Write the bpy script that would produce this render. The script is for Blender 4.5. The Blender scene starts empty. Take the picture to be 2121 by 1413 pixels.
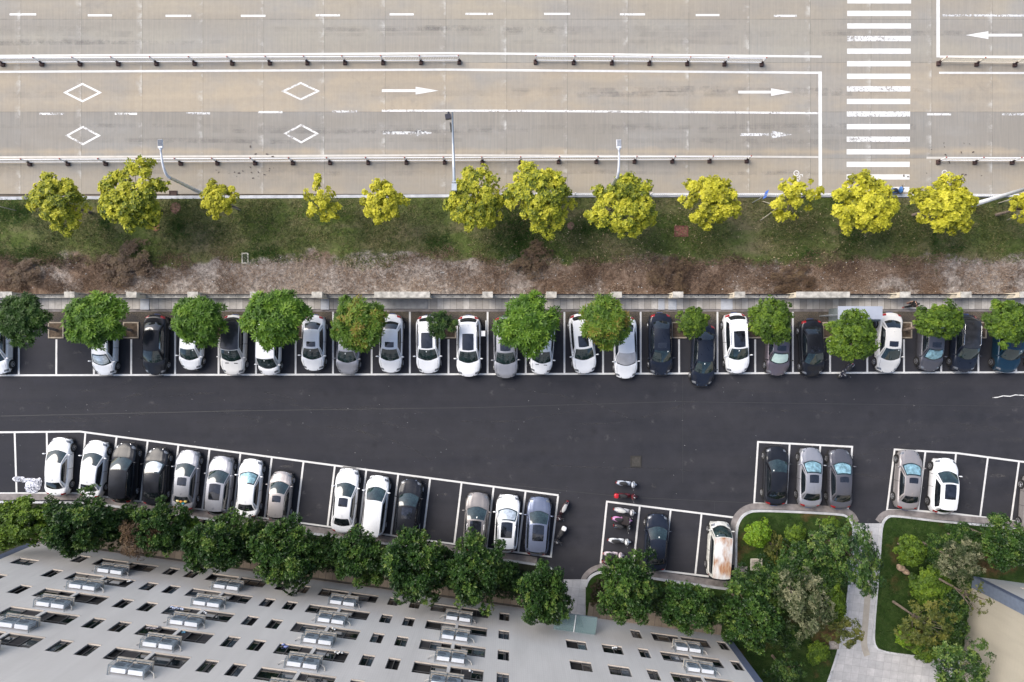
import bpy, bmesh, math, random
import numpy as np
from mathutils import Vector, Matrix, noise as mnoise
R = math.radians
random.seed(7); rng = np.random.default_rng(11)
SC = bpy.context.scene; COL = SC.collection

# ------------------------------------------------------------------ camera, sky, sun
H = 54.38                      # camera height (m); the lens looks straight down
cd = bpy.data.cameras.new('camera'); cam = bpy.data.objects.new('camera', cd); COL.objects.link(cam)
cam.location = (0, 0, H); cam.rotation_euler = (0, 0, 0)
cd.lens = 24.0; cd.sensor_width = 36.0; cd.clip_end = 2000; cd.clip_start = 1
cd.shift_x = 2.5/2121; cd.shift_y = 5.5/2121
SC.camera = cam
w = bpy.data.worlds.new("World"); SC.world = w; w.use_nodes = True
nt = w.node_tree; bg = nt.nodes['Background']; sky = nt.nodes.new('ShaderNodeTexSky')
sky.sky_type = 'NISHITA'; sky.sun_disc = False
SUN_EL, SUN_AZ = 46, 302       # azimuth clockwise from +Y (picture top)
sky.sun_elevation = R(SUN_EL); sky.sun_rotation = R(SUN_AZ)
sky.air_density = 1.0; sky.dust_density = 2.5; sky.ozone_density = 0.9
nt.links.new(sky.outputs[0], bg.inputs[0]); bg.inputs[1].default_value = 0.14
sd = bpy.data.lights.new('sun', 'SUN'); so = bpy.data.objects.new('sun', sd); COL.objects.link(so)
sd.energy = 2.5; sd.angle = R(42); sd.color = (1, 0.94, 0.86)
dirv = Vector((math.sin(R(SUN_AZ))*math.cos(R(SUN_EL)), math.cos(R(SUN_AZ))*math.cos(R(SUN_EL)), math.sin(R(SUN_EL))))
so.rotation_euler = dirv.to_track_quat('Z', 'Y').to_euler(); so.location = dirv*80
SC.view_settings.view_transform = 'Standard'; SC.view_settings.look = 'None'
SC.view_settings.exposure = 0.62; SC.view_settings.gamma = 1.0

# ------------------------------------------------------------------ helpers
def G(px, py, z=0.0):
    """point at height z seen at pixel (px,py) of the 2121-wide photograph"""
    k = (H-z)/H/26.0
    return Vector(((px-1058)*k, (712-py)*k, z))

class NT:
    def __init__(s, name, alpha=False):
        s.m = bpy.data.materials.new(name); s.m.use_nodes = True
        s.t = s.m.node_tree; s.b = s.t.nodes['Principled BSDF']; s.out = s.t.nodes['Material Output']
        s._pos = None
    def n(s, kind, **kw):
        nd = s.t.nodes.new(kind)
        for k, v in kw.items(): setattr(nd, k, v)
        return nd
    def put(s, sock, v):
        if isinstance(v, bpy.types.NodeSocket): s.t.links.new(v, sock)
        elif isinstance(v, (tuple, list)) and sock.type == 'RGBA' and len(v) == 3: sock.default_value = (*v, 1)
        else: sock.default_value = v
    def pos(s):
        if s._pos is None: s._pos = s.n('ShaderNodeNewGeometry').outputs['Position']
        return s._pos
    def obj(s): return s.n('ShaderNodeTexCoord').outputs['Object']
    def xyz(s, v=None):
        nd = s.n('ShaderNodeSeparateXYZ'); s.put(nd.inputs[0], v or s.pos()); return nd.outputs
    def math(s, op, a, b=0.0, c=0.0, clamp=False):
        nd = s.n('ShaderNodeMath', operation=op, use_clamp=clamp)
        s.put(nd.inputs[0], a); s.put(nd.inputs[1], b); s.put(nd.inputs[2], c); return nd.outputs[0]
    def vec(s, x, y, z):
        nd = s.n('ShaderNodeCombineXYZ'); s.put(nd.inputs[0], x); s.put(nd.inputs[1], y); s.put(nd.inputs[2], z); return nd.outputs[0]
    def noise(s, scale, v=None, detail=4, rough=0.55, dist=0.0, stretch=None):
        nd = s.n('ShaderNodeTexNoise'); v = v or s.pos()
        if stretch:
            mp = s.n('ShaderNodeMapping'); s.put(mp.inputs[0], v); mp.inputs['Scale'].default_value = stretch; v = mp.outputs[0]
        s.put(nd.inputs['Vector'], v); nd.inputs['Scale'].default_value = scale; nd.inputs['Detail'].default_value = detail
        nd.inputs['Roughness'].default_value = rough; nd.inputs['Distortion'].default_value = dist
        return nd.outputs['Fac']
    def white(s, v):
        nd = s.n('ShaderNodeTexWhiteNoise', noise_dimensions='3D'); s.put(nd.inputs['Vector'], v); return nd.outputs['Value']
    def voro(s, scale, v=None, feature='F1'):
        nd = s.n('ShaderNodeTexVoronoi', feature=feature); s.put(nd.inputs['Vector'], v or s.pos()); nd.inputs['Scale'].default_value = scale
        return nd.outputs['Distance']
    def ramp(s, fac, stops, interp='LINEAR'):
        nd = s.n('ShaderNodeValToRGB'); cr = nd.color_ramp; cr.interpolation = interp
        while len(cr.elements) < len(stops): cr.elements.new(0.5)
        for e, (p, c) in zip(cr.elements, stops):
            e.position = p; e.color = (*c, 1) if not isinstance(c, (int, float)) else (c, c, c, 1)
        s.put(nd.inputs[0], fac); return nd.outputs[0]
    def mix(s, fac, a, b, mode='MIX'):
        nd = s.n('ShaderNodeMix', data_type='RGBA', blend_type=mode)
        s.put(nd.inputs[0], fac); s.put(nd.inputs[6], a); s.put(nd.inputs[7], b); return nd.outputs[2]
    def attr(s, name):
        return s.n('ShaderNodeAttribute', attribute_name=name).outputs['Fac']
    def bump(s, h, strength=0.3, dist=0.02):
        nd = s.n('ShaderNodeBump'); nd.inputs['Strength'].default_value = strength; nd.inputs['Distance'].default_value = dist
        s.put(nd.inputs['Height'], h); s.t.links.new(nd.outputs[0], s.b.inputs['Normal'])
    def fin(s, col, rough=0.8, metal=0.0, spec=0.5, coat=0.0, alpha=None, trans=None):
        s.put(s.b.inputs['Base Color'], col); s.put(s.b.inputs['Roughness'], rough); s.put(s.b.inputs['Metallic'], metal)
        s.b.inputs['Specular IOR Level'].default_value = spec; s.b.inputs['Coat Weight'].default_value = coat
        s.b.inputs['Coat Roughness'].default_value = 0.04
        if alpha is not None: s.put(s.b.inputs['Alpha'], alpha)
        if trans:
            tl = s.n('ShaderNodeBsdfTranslucent'); s.put(tl.inputs[0], col)
            mx = s.n('ShaderNodeMixShader'); mx.inputs[0].default_value = trans
            s.t.links.new(s.b.outputs[0], mx.inputs[1]); s.t.links.new(tl.outputs[0], mx.inputs[2])
            s.t.links.new(mx.outputs[0], s.out.inputs[0])
        return s.m

def simple(name, c, rough=0.6, metal=0.0, var=0.12, scale=3.0, coat=0.0, spec=0.5):
    t = NT(name); f = t.noise(scale, t.pos(), 5)
    lo = tuple(v*(1-var) for v in c); hi = tuple(min(1, v*(1+var)) for v in c)
    return t.fin(t.ramp(f, [(0.3, lo), (0.7, hi)]), rough, metal, spec, coat)

def mesh(name, V, F, mat=None, smooth=False, attrs=None):
    me = bpy.data.meshes.new(name)
    if isinstance(F, np.ndarray):
        V = np.asarray(V, dtype=np.float32); n = len(F); k = F.shape[1]
        me.vertices.add(len(V)); me.vertices.foreach_set('co', V.ravel())
        me.loops.add(n*k); me.loops.foreach_set('vertex_index', F.ravel().astype(np.int32))
        me.polygons.add(n); me.polygons.foreach_set('loop_start', np.arange(0, n*k, k, dtype=np.int32))
        me.update(calc_edges=True)
    else:
        me.from_pydata([tuple(v) for v in V], [], F); me.update()
    if mat: me.materials.append(mat)
    if smooth: me.polygons.foreach_set('use_smooth', [True]*len(me.polygons))
    if attrs is not None:
        a = me.attributes.new('tint', 'FLOAT', 'FACE'); a.data.foreach_set('value', np.asarray(attrs, dtype=np.float32))
    return me

def put(name, me, parent=None, loc=None, rot=None):
    o = bpy.data.objects.new(name, me); COL.objects.link(o)
    if parent: o.parent = parent
    if loc is not None: o.location = loc
    if rot is not None: o.rotation_euler = rot
    return o
def struct(o, kind='structure'): o['kind'] = kind; return o
def thing(name, label, cat, loc=(0, 0, 0), rz=0, group=None):
    o = bpy.data.objects.new(name, None); COL.objects.link(o); o.location = loc; o.rotation_euler = (0, 0, rz)
    o.empty_display_size = 0.3
    return tag(o, label, cat, group)
def tag(o, label, cat, group=None):
    o['label'] = label; o['category'] = cat
    if group: o['group'] = group
    return o

class MB:
    def __init__(s): s.V = []; s.F = []
    def quad(s, *p):
        n = len(s.V); s.V += [tuple(q) for q in p]; s.F.append(tuple(range(n, n+len(p)))); return s
    def box(s, c, d, rz=0.0, taper=1.0):
        n = len(s.V); cx, cy, cz = c; a, b = math.cos(rz), math.sin(rz)
        for z in (-.5, .5):
            k = taper if z > 0 else 1.0
            for x, y in ((-.5, -.5), (.5, -.5), (.5, .5), (-.5, .5)):
                X, Y = x*d[0]*k, y*d[1]*k; s.V.append((cx+X*a-Y*b, cy+X*b+Y*a, cz+z*d[2]))
        for f in ((3, 2, 1, 0), (4, 5, 6, 7), (0, 1, 5, 4), (1, 2, 6, 5), (2, 3, 7, 6), (3, 0, 4, 7)):
            s.F.append(tuple(n+i for i in f))
        return s
    def tube(s, pts, r, n=8, cap=True):
        pts = [Vector(p) for p in pts]; rs = r if isinstance(r, (list, tuple)) else [r]*len(pts)
        base = len(s.V); up = Vector((0, 0, 1))
        for i, p in enumerate(pts):
            d = (pts[min(i+1, len(pts)-1)]-pts[max(i-1, 0)]).normalized()
            a = d.cross(up)
            if a.length < 0.05: a = d.cross(Vector((1, 0, 0)))
            a.normalize(); b = d.cross(a).normalized()
            for k in range(n):
                t = 2*math.pi*k/n; s.V.append(tuple(p+a*math.cos(t)*rs[i]+b*math.sin(t)*rs[i]))
        for i in range(len(pts)-1):
            for k in range(n):
                s.F.append((base+i*n+k, base+i*n+(k+1) % n, base+(i+1)*n+(k+1) % n, base+(i+1)*n+k))
        if cap:
            s.F.append(tuple(base+k for k in range(n))); s.F.append(tuple(base+(len(pts)-1)*n+k for k in reversed(range(n))))
        return s
    def disc(s, c, r, n=20, h=0.02, axis='z', ry=None):
        c = Vector(c); base = len(s.V); ry = ry or r
        for q in (-.5, .5):
            for k in range(n):
                t = 2*math.pi*k/n; u, v = math.cos(t)*r, math.sin(t)*ry
                if axis == 'z': s.V.append((c.x+u, c.y+v, c.z+q*h))
                elif axis == 'y': s.V.append((c.x+u, c.y+q*h, c.z+v))
                else: s.V.append((c.x+q*h, c.y+u, c.z+v))
        for k in range(n): s.F.append((base+k, base+(k+1) % n, base+n+(k+1) % n, base+n+k))
        s.F.append(tuple(base+k for k in reversed(range(n)))); s.F.append(tuple(base+n+k for k in range(n)))
        return s
    def blob(s, c, r, nu=12, nv=8, rot=None, sq=1.0):
        base = len(s.V); c = Vector(c)
        for j in range(nv+1):
            ph = math.pi*j/nv
            for i in range(nu):
                th = 2*math.pi*i/nu
                f = lambda v: math.copysign(abs(v)**sq, v)
                p = Vector((f(math.sin(ph)*math.cos(th))*r[0], f(math.sin(ph)*math.sin(th))*r[1], f(math.cos(ph))*r[2]))
                if rot: p.rotate(rot)
                s.V.append(tuple(c+p))
        for j in range(nv):
            for i in range(nu):
                s.F.append((base+j*nu+i, base+(j+1)*nu+i, base+(j+1)*nu+(i+1) % nu, base+j*nu+(i+1) % nu))
        return s
    def poly(s, pts, z0, z1=None):
        """horizontal polygon; extruded from z0 up to z1 when given"""
        a = sum(pts[i][0]*pts[(i+1) % len(pts)][1]-pts[(i+1) % len(pts)][0]*pts[i][1] for i in range(len(pts)))
        if a < 0: pts = pts[::-1]
        n = len(s.V); m = len(pts); zt = z0 if z1 is None else z1
        s.V += [(p[0], p[1], zt) for p in pts]; s.F.append(tuple(range(n, n+m)))
        if z1 is not None:
            s.V += [(p[0], p[1], z0) for p in pts]
            for i in range(m): s.F.append((n+m+i, n+m+(i+1) % m, n+(i+1) % m, n+i))
        return s
    def ribbon(s, pts, wd, z0, z1=None, closed=False):
        P = [Vector((p[0], p[1])) for p in pts]; m = len(P); L = []; Rr = []
        for i in range(m):
            a = P[i-1] if (i > 0 or closed) else None; b = P[(i+1) % m] if (i < m-1 or closed) else None
            if a is None: d = (b-P[i]).normalized(); nn = Vector((-d.y, d.x)); k = 1
            elif b is None: d = (P[i]-a).normalized(); nn = Vector((-d.y, d.x)); k = 1
            else:
                d1 = (P[i]-a).normalized(); d2 = (b-P[i]).normalized(); n1 = Vector((-d1.y, d1.x)); n2 = Vector((-d2.y, d2.x))
                nn = (n1+n2).normalized(); k = 1/max(0.4, nn.dot(n1))
            L.append(P[i]+nn*wd/2*k); Rr.append(P[i]-nn*wd/2*k)
        for i in range(m if closed else m-1):
            j = (i+1) % m
            if z1 is None: s.quad((*Rr[i], z0), (*Rr[j], z0), (*L[j], z0), (*L[i], z0))
            else:
                n = len(s.V)
                s.V += [(*Rr[i], z1), (*Rr[j], z1), (*L[j], z1), (*L[i], z1), (*Rr[i], z0), (*Rr[j], z0), (*L[j], z0), (*L[i], z0)]
                s.F += [(n, n+1, n+2, n+3), (n+4, n+5, n+1, n), (n+6, n+7, n+3, n+2)]
                if not closed and i == 0: s.F.append((n+7, n+4, n, n+3))
                if not closed and i == m-2: s.F.append((n+5, n+6, n+2, n+1))
        return s
    def me(s, name, mat, smooth=False): return mesh(name, s.V, s.F, mat, smooth)
    def build(s, name, mat, parent=None, smooth=False, **kw): return put(name, s.me(name, mat, smooth), parent, **kw)
def gp(pts, z=0.0): return [tuple(G(x, y, z))[:2] for x, y in pts]

# ------------------------------------------------------------------ materials: setting
def m_asphalt():
    t = NT('asphalt'); big = t.noise(0.12, detail=3); mid = t.noise(0.9, detail=6, rough=0.65); fine = t.noise(28, detail=3, rough=0.7)
    st = t.noise(0.5, detail=5, rough=0.6, stretch=(0.12, 1.6, 1))
    c = t.ramp(mid, [(0.25, (0.015, 0.016, 0.021)), (0.75, (0.036, 0.036, 0.045))])
    c = t.mix(t.math('MULTIPLY', t.ramp(st, [(0.35, 0), (0.7, 1)]), 0.35), c, (0.056, 0.053, 0.056))
    c = t.mix(t.math('MULTIPLY', t.ramp(big, [(0.4, 0), (0.62, 1)]), 0.35), c, (0.016, 0.018, 0.025))
    c = t.mix(t.math('MULTIPLY', t.ramp(fine, [(0.35, 0), (0.75, 1)]), 0.35), c, (0.060, 0.061, 0.068))
    sp = t.voro(0.62); c = t.mix(t.math('MULTIPLY', t.ramp(sp, [(0.0, 1), (0.10, 0.4), (0.17, 0)]), t.math('MULTIPLY', t.ramp(t.noise(5), [(0.42, 0), (0.62, 1)]), 0.5)), c, (0.12, 0.115, 0.115))
    oil = t.voro(0.30, t.vec(t.math('ADD', t.xyz()[0], 7.7), t.xyz()[1], 0.0)); c = t.mix(t.ramp(t.math('ADD', oil, t.math('MULTIPLY', t.noise(3.0), 0.10)), [(0.07, 0.35), (0.16, 0)]), c, (0.012, 0.012, 0.014))
    t.bump(fine, 0.25, 0.01)
    return t.fin(c, t.ramp(mid, [(0.3, 0.8), (0.7, 0.95)]), spec=0.22)
def m_road():
    t = NT('concrete'); x, y, _ = t.xyz()
    px = t.math('DIVIDE', t.math('ADD', x, 39.05), 4.838)      # transverse joints
    fx = t.math('FRACT', px); ix = t.math('FLOOR', px)
    # lanes: joints along the road at photo rows 40, 130, 232, 330
    lanes = [(-300, 0), (40, 1), (130, 2), (232, 3), (328, 4)]
    lane = 0.0
    for i, (r_, _i) in enumerate(lanes[1:]): lane = t.math('ADD', lane, t.math('LESS_THAN', y, (712-r_)/26))
    wob = t.math('MULTIPLY', t.math('SUBTRACT', t.noise(0.05, detail=1), 0.5), 0.5)
    rnd = t.white(t.vec(ix, lane, 1.0))
    base = t.ramp(t.math('DIVIDE', lane, 4.0), [(0.0, (0.375, 0.34, 0.285)), (0.25, (0.32, 0.31, 0.285)), (0.5, (0.42, 0.36, 0.285)), (0.75, (0.225, 0.222, 0.22)), (1.0, (0.36, 0.315, 0.255))])
    big = t.noise(0.22, detail=4, rough=0.6, stretch=(0.6, 1, 1)); c = t.mix(t.ramp(big, [(0.42, 0.0), (0.62, 0.8)]), base, (0.275, 0.28, 0.29))
    c = t.mix(t.math('MULTIPLY', t.ramp(rnd, [(0, 0), (1, 1)]), 0.28), c, (0.30, 0.26, 0.215))
    st = t.noise(0.35, detail=5, stretch=(0.08, 1.5, 1)); c = t.mix(t.math('MULTIPLY', t.ramp(st, [(0.40, 0), (0.70, 1)]), 0.6), c, (0.235, 0.22, 0.205))
    tb = t.ramp(t.math('ADD', t.math('ABSOLUTE', t.math('SUBTRACT', y, 15.3)), t.math('MULTIPLY', t.noise(0.4, detail=4), 1.2)), [(0.45, 0.8), (0.62, 0.55), (0.95, 0.0)]); c = t.mix(tb, c, (0.40, 0.335, 0.255))
    # broom-finish streaks across the road
    br = t.noise(2.4, detail=4, rough=0.7, stretch=(3.0, 0.1, 1)); c = t.mix(t.math('MULTIPLY', t.ramp(br, [(0.3, 0), (0.8, 1)]), 0.32), c, (0.50, 0.455, 0.385))
    mid = t.noise(3.0, detail=8, rough=0.7); c = t.mix(t.math('MULTIPLY', t.ramp(mid, [(0.4, 0), (0.75, 1)]), 0.25), c, (0.22, 0.21, 0.20))
    # pale scrape patches hugging the cross joints
    near = t.ramp(t.math('ABSOLUTE', t.math('SUBTRACT', fx, 0.985)), [(0.0, 1), (0.035, 0.5), (0.10, 0)])
    sc = t.math('MULTIPLY', near, t.ramp(t.noise(0.9, detail=6, rough=0.7), [(0.5, 0), (0.68, 1)]))
    c = t.mix(t.math('MULTIPLY', sc, 0.75), c, (0.62, 0.62, 0.62))
    j = t.math('LESS_THAN', fx, 0.009)
    jy = 0.0
    for r_ in (40, 130, 232, 328): jy = t.math('MAXIMUM', jy, t.math('LESS_THAN', t.math('ABSOLUTE', t.math('SUBTRACT', y, (712-r_)/26)), 0.024))
    jj = t.math('MAXIMUM', j, jy); c = t.mix(t.math('MULTIPLY', jj, t.ramp(t.noise(1.4), [(0.3, 0.1), (0.65, 0.6)])), c, (0.12, 0.115, 0.11))
    s2 = t.noise(1.1, detail=7, rough=0.7, dist=0.8); c = t.mix(t.ramp(t.math('MULTIPLY', s2, t.ramp(t.noise(0.13, detail=2), [(0.4, 0.5), (0.65, 1)])), [(0.48, 0), (0.68, 0.35)]), c, (0.21, 0.20, 0.19))
    c = t.mix(1.0, c, (0.98, 0.955, 0.895), 'MULTIPLY'); t.bump(mid, 0.15, 0.01)
    return t.fin(c, 0.85, spec=0.25)
def m_paint(name, c, wear):
    t = NT(name); n = t.noise(5.5, detail=8, rough=0.75); m = t.noise(0.6, detail=3)
    f = t.math('ADD', n, t.math('MULTIPLY', t.math('SUBTRACT', m, 0.5), 0.5))
    a = t.ramp(f, [(wear-0.05, 0.1), (wear+0.04, 0.97)])
    col = t.ramp(t.noise(2.2, detail=6), [(0.3, tuple(v*0.82 for v in c)), (0.7, c)])
    return t.fin(col, 0.6, alpha=a)
def m_verge():
    t = NT('verge'); x, y, _ = t.xyz()
    n1 = t.noise(0.55, detail=6, rough=0.6); n2 = t.noise(0.16, detail=3)
    g = t.ramp(t.noise(1.1, detail=9, rough=0.72), [(0.25, (0.050, 0.058, 0.018)), (0.5, (0.098, 0.124, 0.038)), (0.75, (0.19, 0.185, 0.08))])
    g = t.mix(t.ramp(n2, [(0.40, 0), (0.66, 0.85)]), g, t.ramp(t.noise(2.5, detail=8, rough=0.7), [(0.3, (0.03, 0.06, 0.010)), (0.7, (0.085, 0.12, 0.025))]))
    g = t.mix(t.math('MULTIPLY', t.ramp(t.noise(0.30, detail=5, rough=0.6, stretch=(0.6, 1.4, 1)), [(0.46, 0), (0.62, 1)]), 0.75), g, (0.19, 0.155, 0.095))
    soil = t.ramp(t.noise(1.6, detail=10, rough=0.75, dist=0.6), [(0.28, (0.045, 0.030, 0.024)), (0.5, (0.16, 0.108, 0.078)), (0.75, (0.32, 0.24, 0.18))])
    pale = t.ramp(t.noise(3.2, detail=9, rough=0.75), [(0.32, (0.09, 0.075, 0.068)), (0.52, (0.30, 0.26, 0.23)), (0.75, (0.56, 0.51, 0.46))])
    xm = t.ramp(t.math('ADD', t.math('DIVIDE', x, 90), 0.5), [(0.08, 0.02), (0.13, 0.0), (0.19, 0.17), (0.45, 0.15), (0.55, 0.0), (0.85, 0.0), (0.95, 0.15)])
    soil = t.mix(t.ramp(t.math('ADD', t.noise(0.17, detail=6, rough=0.62, dist=0.4), xm), [(0.50, 0), (0.60, 0.95)]), soil, pale)
    edge = t.math('ADD', t.math('ADD', 6.75, t.math('MULTIPLY', t.math('SUBTRACT', t.noise(0.10, detail=2), 0.5), 4.2)), t.math('MULTIPLY', t.math('SUBTRACT', n1, 0.5), 2.4))
    f = t.ramp(t.math('ADD', t.math('MULTIPLY', t.math('SUBTRACT', edge, y), 1.2), 0.5), [(0.3, 0), (0.7, 1)])
    c = t.mix(f, g, soil)
    sp = t.noise(5.5, detail=8, rough=0.8, dist=0.5); c = t.mix(t.ramp(sp, [(0.36, 0.75), (0.50, 0)]), c, (0.018, 0.017, 0.008)); c = t.mix(t.math('MULTIPLY', t.ramp(sp, [(0.55, 0), (0.72, 1)]), 0.45), c, t.mix(f, (0.24, 0.24, 0.12), (0.55, 0.48, 0.40)))
    t.bump(t.noise(9, detail=6, rough=0.7), 0.7, 0.08)
    return t.fin(c, 0.95, spec=0.1)
def m_garden():
    t = NT('lawn')
    g = t.ramp(t.noise(1.4, detail=9, rough=0.72), [(0.25, (0.012, 0.026, 0.006)), (0.5, (0.026, 0.052, 0.012)), (0.78, (0.065, 0.095, 0.03))])
    s = t.ramp(t.noise(1.3, detail=8, rough=0.7), [(0.3, (0.045, 0.026, 0.015)), (0.7, (0.17, 0.095, 0.05))])
    c = t.mix(t.ramp(t.noise(0.22, detail=5, rough=0.6, v=None), [(0.53, 0), (0.63, 0.85)]), g, s)
    t.bump(t.noise(9, detail=6, rough=0.7), 0.6, 0.06)
    return t.fin(c, 0.95, spec=0.1)
def m_slabs(name, a, b, w_, h_, ang=0.0, gap=0.02, jc=(0.05, 0.045, 0.04), off=(0, 0)):
    t = NT(name); mp = t.n('ShaderNodeMapping'); t.put(mp.inputs[0], t.pos()); mp.inputs['Rotation'].default_value = (0, 0, -ang)
    mp.inputs['Location'].default_value = (off[0], off[1], 0)
    x, y, _ = t.xyz(mp.outputs[0]); px = t.math('DIVIDE', x, w_); py = t.math('DIVIDE', y, h_)
    rn = t.white(t.vec(t.math('FLOOR', px), t.math('FLOOR', py), 0.0))
    c = t.ramp(rn, [(0, a), (0.5, tuple((p+q)/2 for p, q in zip(a, b))), (1, b)])
    c = t.mix(t.math('MULTIPLY', t.ramp(t.noise(2.2, detail=8, rough=0.7), [(0.35, 0), (0.75, 1)]), 0.55), c, tuple(v*0.55 for v in a))
    j = t.math('MAXIMUM', t.math('LESS_THAN', t.math('FRACT', px), gap/w_), t.math('LESS_THAN', t.math('FRACT', py), gap/h_))
    c = t.mix(t.math('MULTIPLY', j, 0.75), c, jc)
    return t.fin(c, 0.85, spec=0.25)
M = {}
M['asphalt'] = m_asphalt(); M['road'] = m_road(); M['verge'] = m_verge(); M['lawn'] = m_garden()
M['paint'] = m_paint('white_paint', (0.80, 0.79, 0.76), 0.29); M['paint_worn'] = m_paint('worn_paint', (0.76, 0.76, 0.76), 0.50)
M['paint_mid'] = m_paint('scuffed_paint', (0.80, 0.79, 0.77), 0.43); M['paint_dull'] = m_paint('cream_paint', (0.60, 0.57, 0.52), 0.28)
M['kerb'] = simple('kerb_stone', (0.47, 0.48, 0.50), 0.85, var=0.22, scale=1.6)
M['gutter'] = simple('gutter_concrete', (0.21, 0.19, 0.185), 0.9, var=0.35, scale=1.8)
M['drain'] = m_slabs('drain_covers', (0.36, 0.335, 0.305), (0.58, 0.55, 0.51), 0.515, 3.0, gap=0.025, off=(0.2, -1.4))
M['pave'] = m_slabs('paving', (0.44, 0.44, 0.455), (0.54, 0.535, 0.55), 0.62, 0.62, ang=R(-7.8), gap=0.018, jc=(0.24, 0.24, 0.25))
M['apron'] = m_slabs('tan_paving', (0.20, 0.16, 0.125), (0.30, 0.245, 0.19), 0.55, 40.0, ang=R(-7.75), gap=0.03, off=(0, 5))
M['bed'] = simple('dark_mulch', (0.018, 0.022, 0.010), 0.95, var=0.5, scale=3)
M['ground'] = simple('bare_ground', (0.12, 0.10, 0.08), 0.95, var=0.4, scale=0.3)

# ------------------------------------------------------------------ the setting
MB().poly([(-400, -400), (400, -400), (400, 400), (-400, 400)], -0.06).build('ground', M['ground'])['kind'] = 'structure'
struct(MB().poly(gp([(-2600, -2400), (4800, -2400), (4800, 402), (-2600, 402)]), 0.0).build('road', M['road']))
struct(MB().poly(gp([(-2600, 640), (4800, 640), (4800, 1100), (2600, 1160), (1800, 1092), (1770, 1150), (1500, 1235), (1160, 1220), (-2600, 1100)]), 0.0).build('parking_lot', M['asphalt']))
struct(MB().poly(gp([(-2600, 410), (4800, 410), (4800, 622), (-2600, 622)], 0.09), 0.09).build('grass_verge', M['verge']))
struct(MB().ribbon(gp([(-2600, 407), (-100, 412), (1000, 406), (4800, 406)]), 0.24, -0.03, 0.13).build('road_kerb', M['kerb']))
struct(MB().poly(gp([(-2600, 618), (4800, 618), (4800, 640.5), (-2600, 640.5)], 0.12), -0.03, 0.12).build('drain_pavement', M['drain']))
struct(MB().ribbon(gp([(-2600, 644), (1058, 643), (4800, 643)]), 0.20, 0.002, 0.03).build('lot_kerb', M['gutter']))
struct(MB().poly(gp([(1150, 1200), (1225, 1200), (1225, 1330), (1150, 1330)]), 0.02).build('entrance_path', M['pave']))
struct(MB().poly(gp([(1760, 1084), (1840, 1084), (1900, 1200), (4800, 1200), (4800, 3000), (1500, 3000), (1500, 1300)]), 0.03).build('path', M['pave']))
def chaikin(p, n=2):
    for _ in range(n):
        q = [p[0]]
        for a, b in zip(p, p[1:]): q += [(a[0]*.75+b[0]*.25, a[1]*.75+b[1]*.25), (a[0]*.25+b[0]*.75, a[1]*.25+b[1]*.75)]
        p = q+[p[-1]]
    return p
ZG = 0.10
left_edge = [(-2600, 1040), (150, 1038), (230, 1048), (420, 1074), (560, 1094), (700, 1113), (949, 1147), (1112, 1170), (1136, 1174), (1149, 1184), (1153, 1204)]
mid_edge = [(1213, 1216), (1217, 1204), (1226, 1192), (1250, 1183), (1362, 1200), (1490, 1219), (1519, 1221), (1525, 1180), (1525, 1100), (1532, 1077), (1546, 1063), (1568, 1057), (1742, 1065), (1757, 1071), (1765, 1084), (1769, 1099),
            (1762, 1180), (1755, 1250), (1744, 1325), (1716, 1413), (1660, 1560)]
right_edge = [(4800, 1500), (2121, 1098), (2040, 1088), (1940, 1080), (1850, 1068), (1838, 1072), (1827, 1086), (1824, 1132), (1818, 1210), (1810, 1310), (1811, 1335), (1822, 1350), (1905, 1361), (4800, 1700)]
left_edge = chaikin(left_edge); mid_edge = chaikin(mid_edge); right_edge = chaikin(right_edge)
struct(MB().poly(gp(left_edge+[(1155, 1330), (1150, 1700), (-2600, 1700)], ZG), ZG).build('planting_bed', M['bed']))
struct(MB().poly(gp(mid_edge+[(1640, 1800), (1213, 1800)], ZG), ZG).build('garden', M['lawn']))
struct(MB().poly(gp(right_edge, ZG), ZG).build('garden_lawn', M['lawn']))
k_ = MB()
k_.ribbon(gp(left_edge, 0.14), 0.15, -0.03, 0.14); k_.ribbon(gp(mid_edge, 0.14), 0.17, -0.03, 0.14); k_.ribbon(gp(right_edge, 0.14), 0.15, -0.03, 0.14)
struct(k_.build('kerb', M['kerb']))
g_ = MB(); sh = lambda pts, d: [(x, y-d) for x, y in pts]
g_.ribbon(gp(sh([(-2600, 1040), (150, 1038), (230, 1048), (420, 1074), (560, 1094), (700, 1113), (949, 1147), (1112, 1170)], 9)), 0.50, 0.006); g_.ribbon(gp([(1248, 1172), (1362, 1190), (1490, 1209), (1512, 1211)]), 0.5, 0.006)
g_.ribbon(gp(chaikin([(1206, 1206), (1212, 1192), (1228, 1178), (1250, 1172)])), 0.4, 0.007)
g_.ribbon(gp(chaikin([(1517, 1170), (1517, 1095), (1524, 1070), (1544, 1052), (1570, 1047), (1742, 1055), (1764, 1064), (1774, 1082)])), 0.48, 0.006)
g_.ribbon(gp(chaikin([(1818, 1080), (1828, 1066), (1848, 1060), (1940, 1070), (2040, 1078), (2130, 1089), (2600, 1155)])), 0.48, 0.006)
g_.ribbon(gp([(1160, 1209), (1208, 1212)]), 0.35, 0.008)
struct(g_.build('gutter', M['gutter']))
struct(MB().ribbon(gp(chaikin([(1800, 1100), (1799, 1205), (1792, 1290), (1788, 1335), (1796, 1358)])), 0.5, 0.034).build('path_border', simple('border_stone', (0.36, 0.33, 0.29), 0.85, scale=2)))

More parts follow.
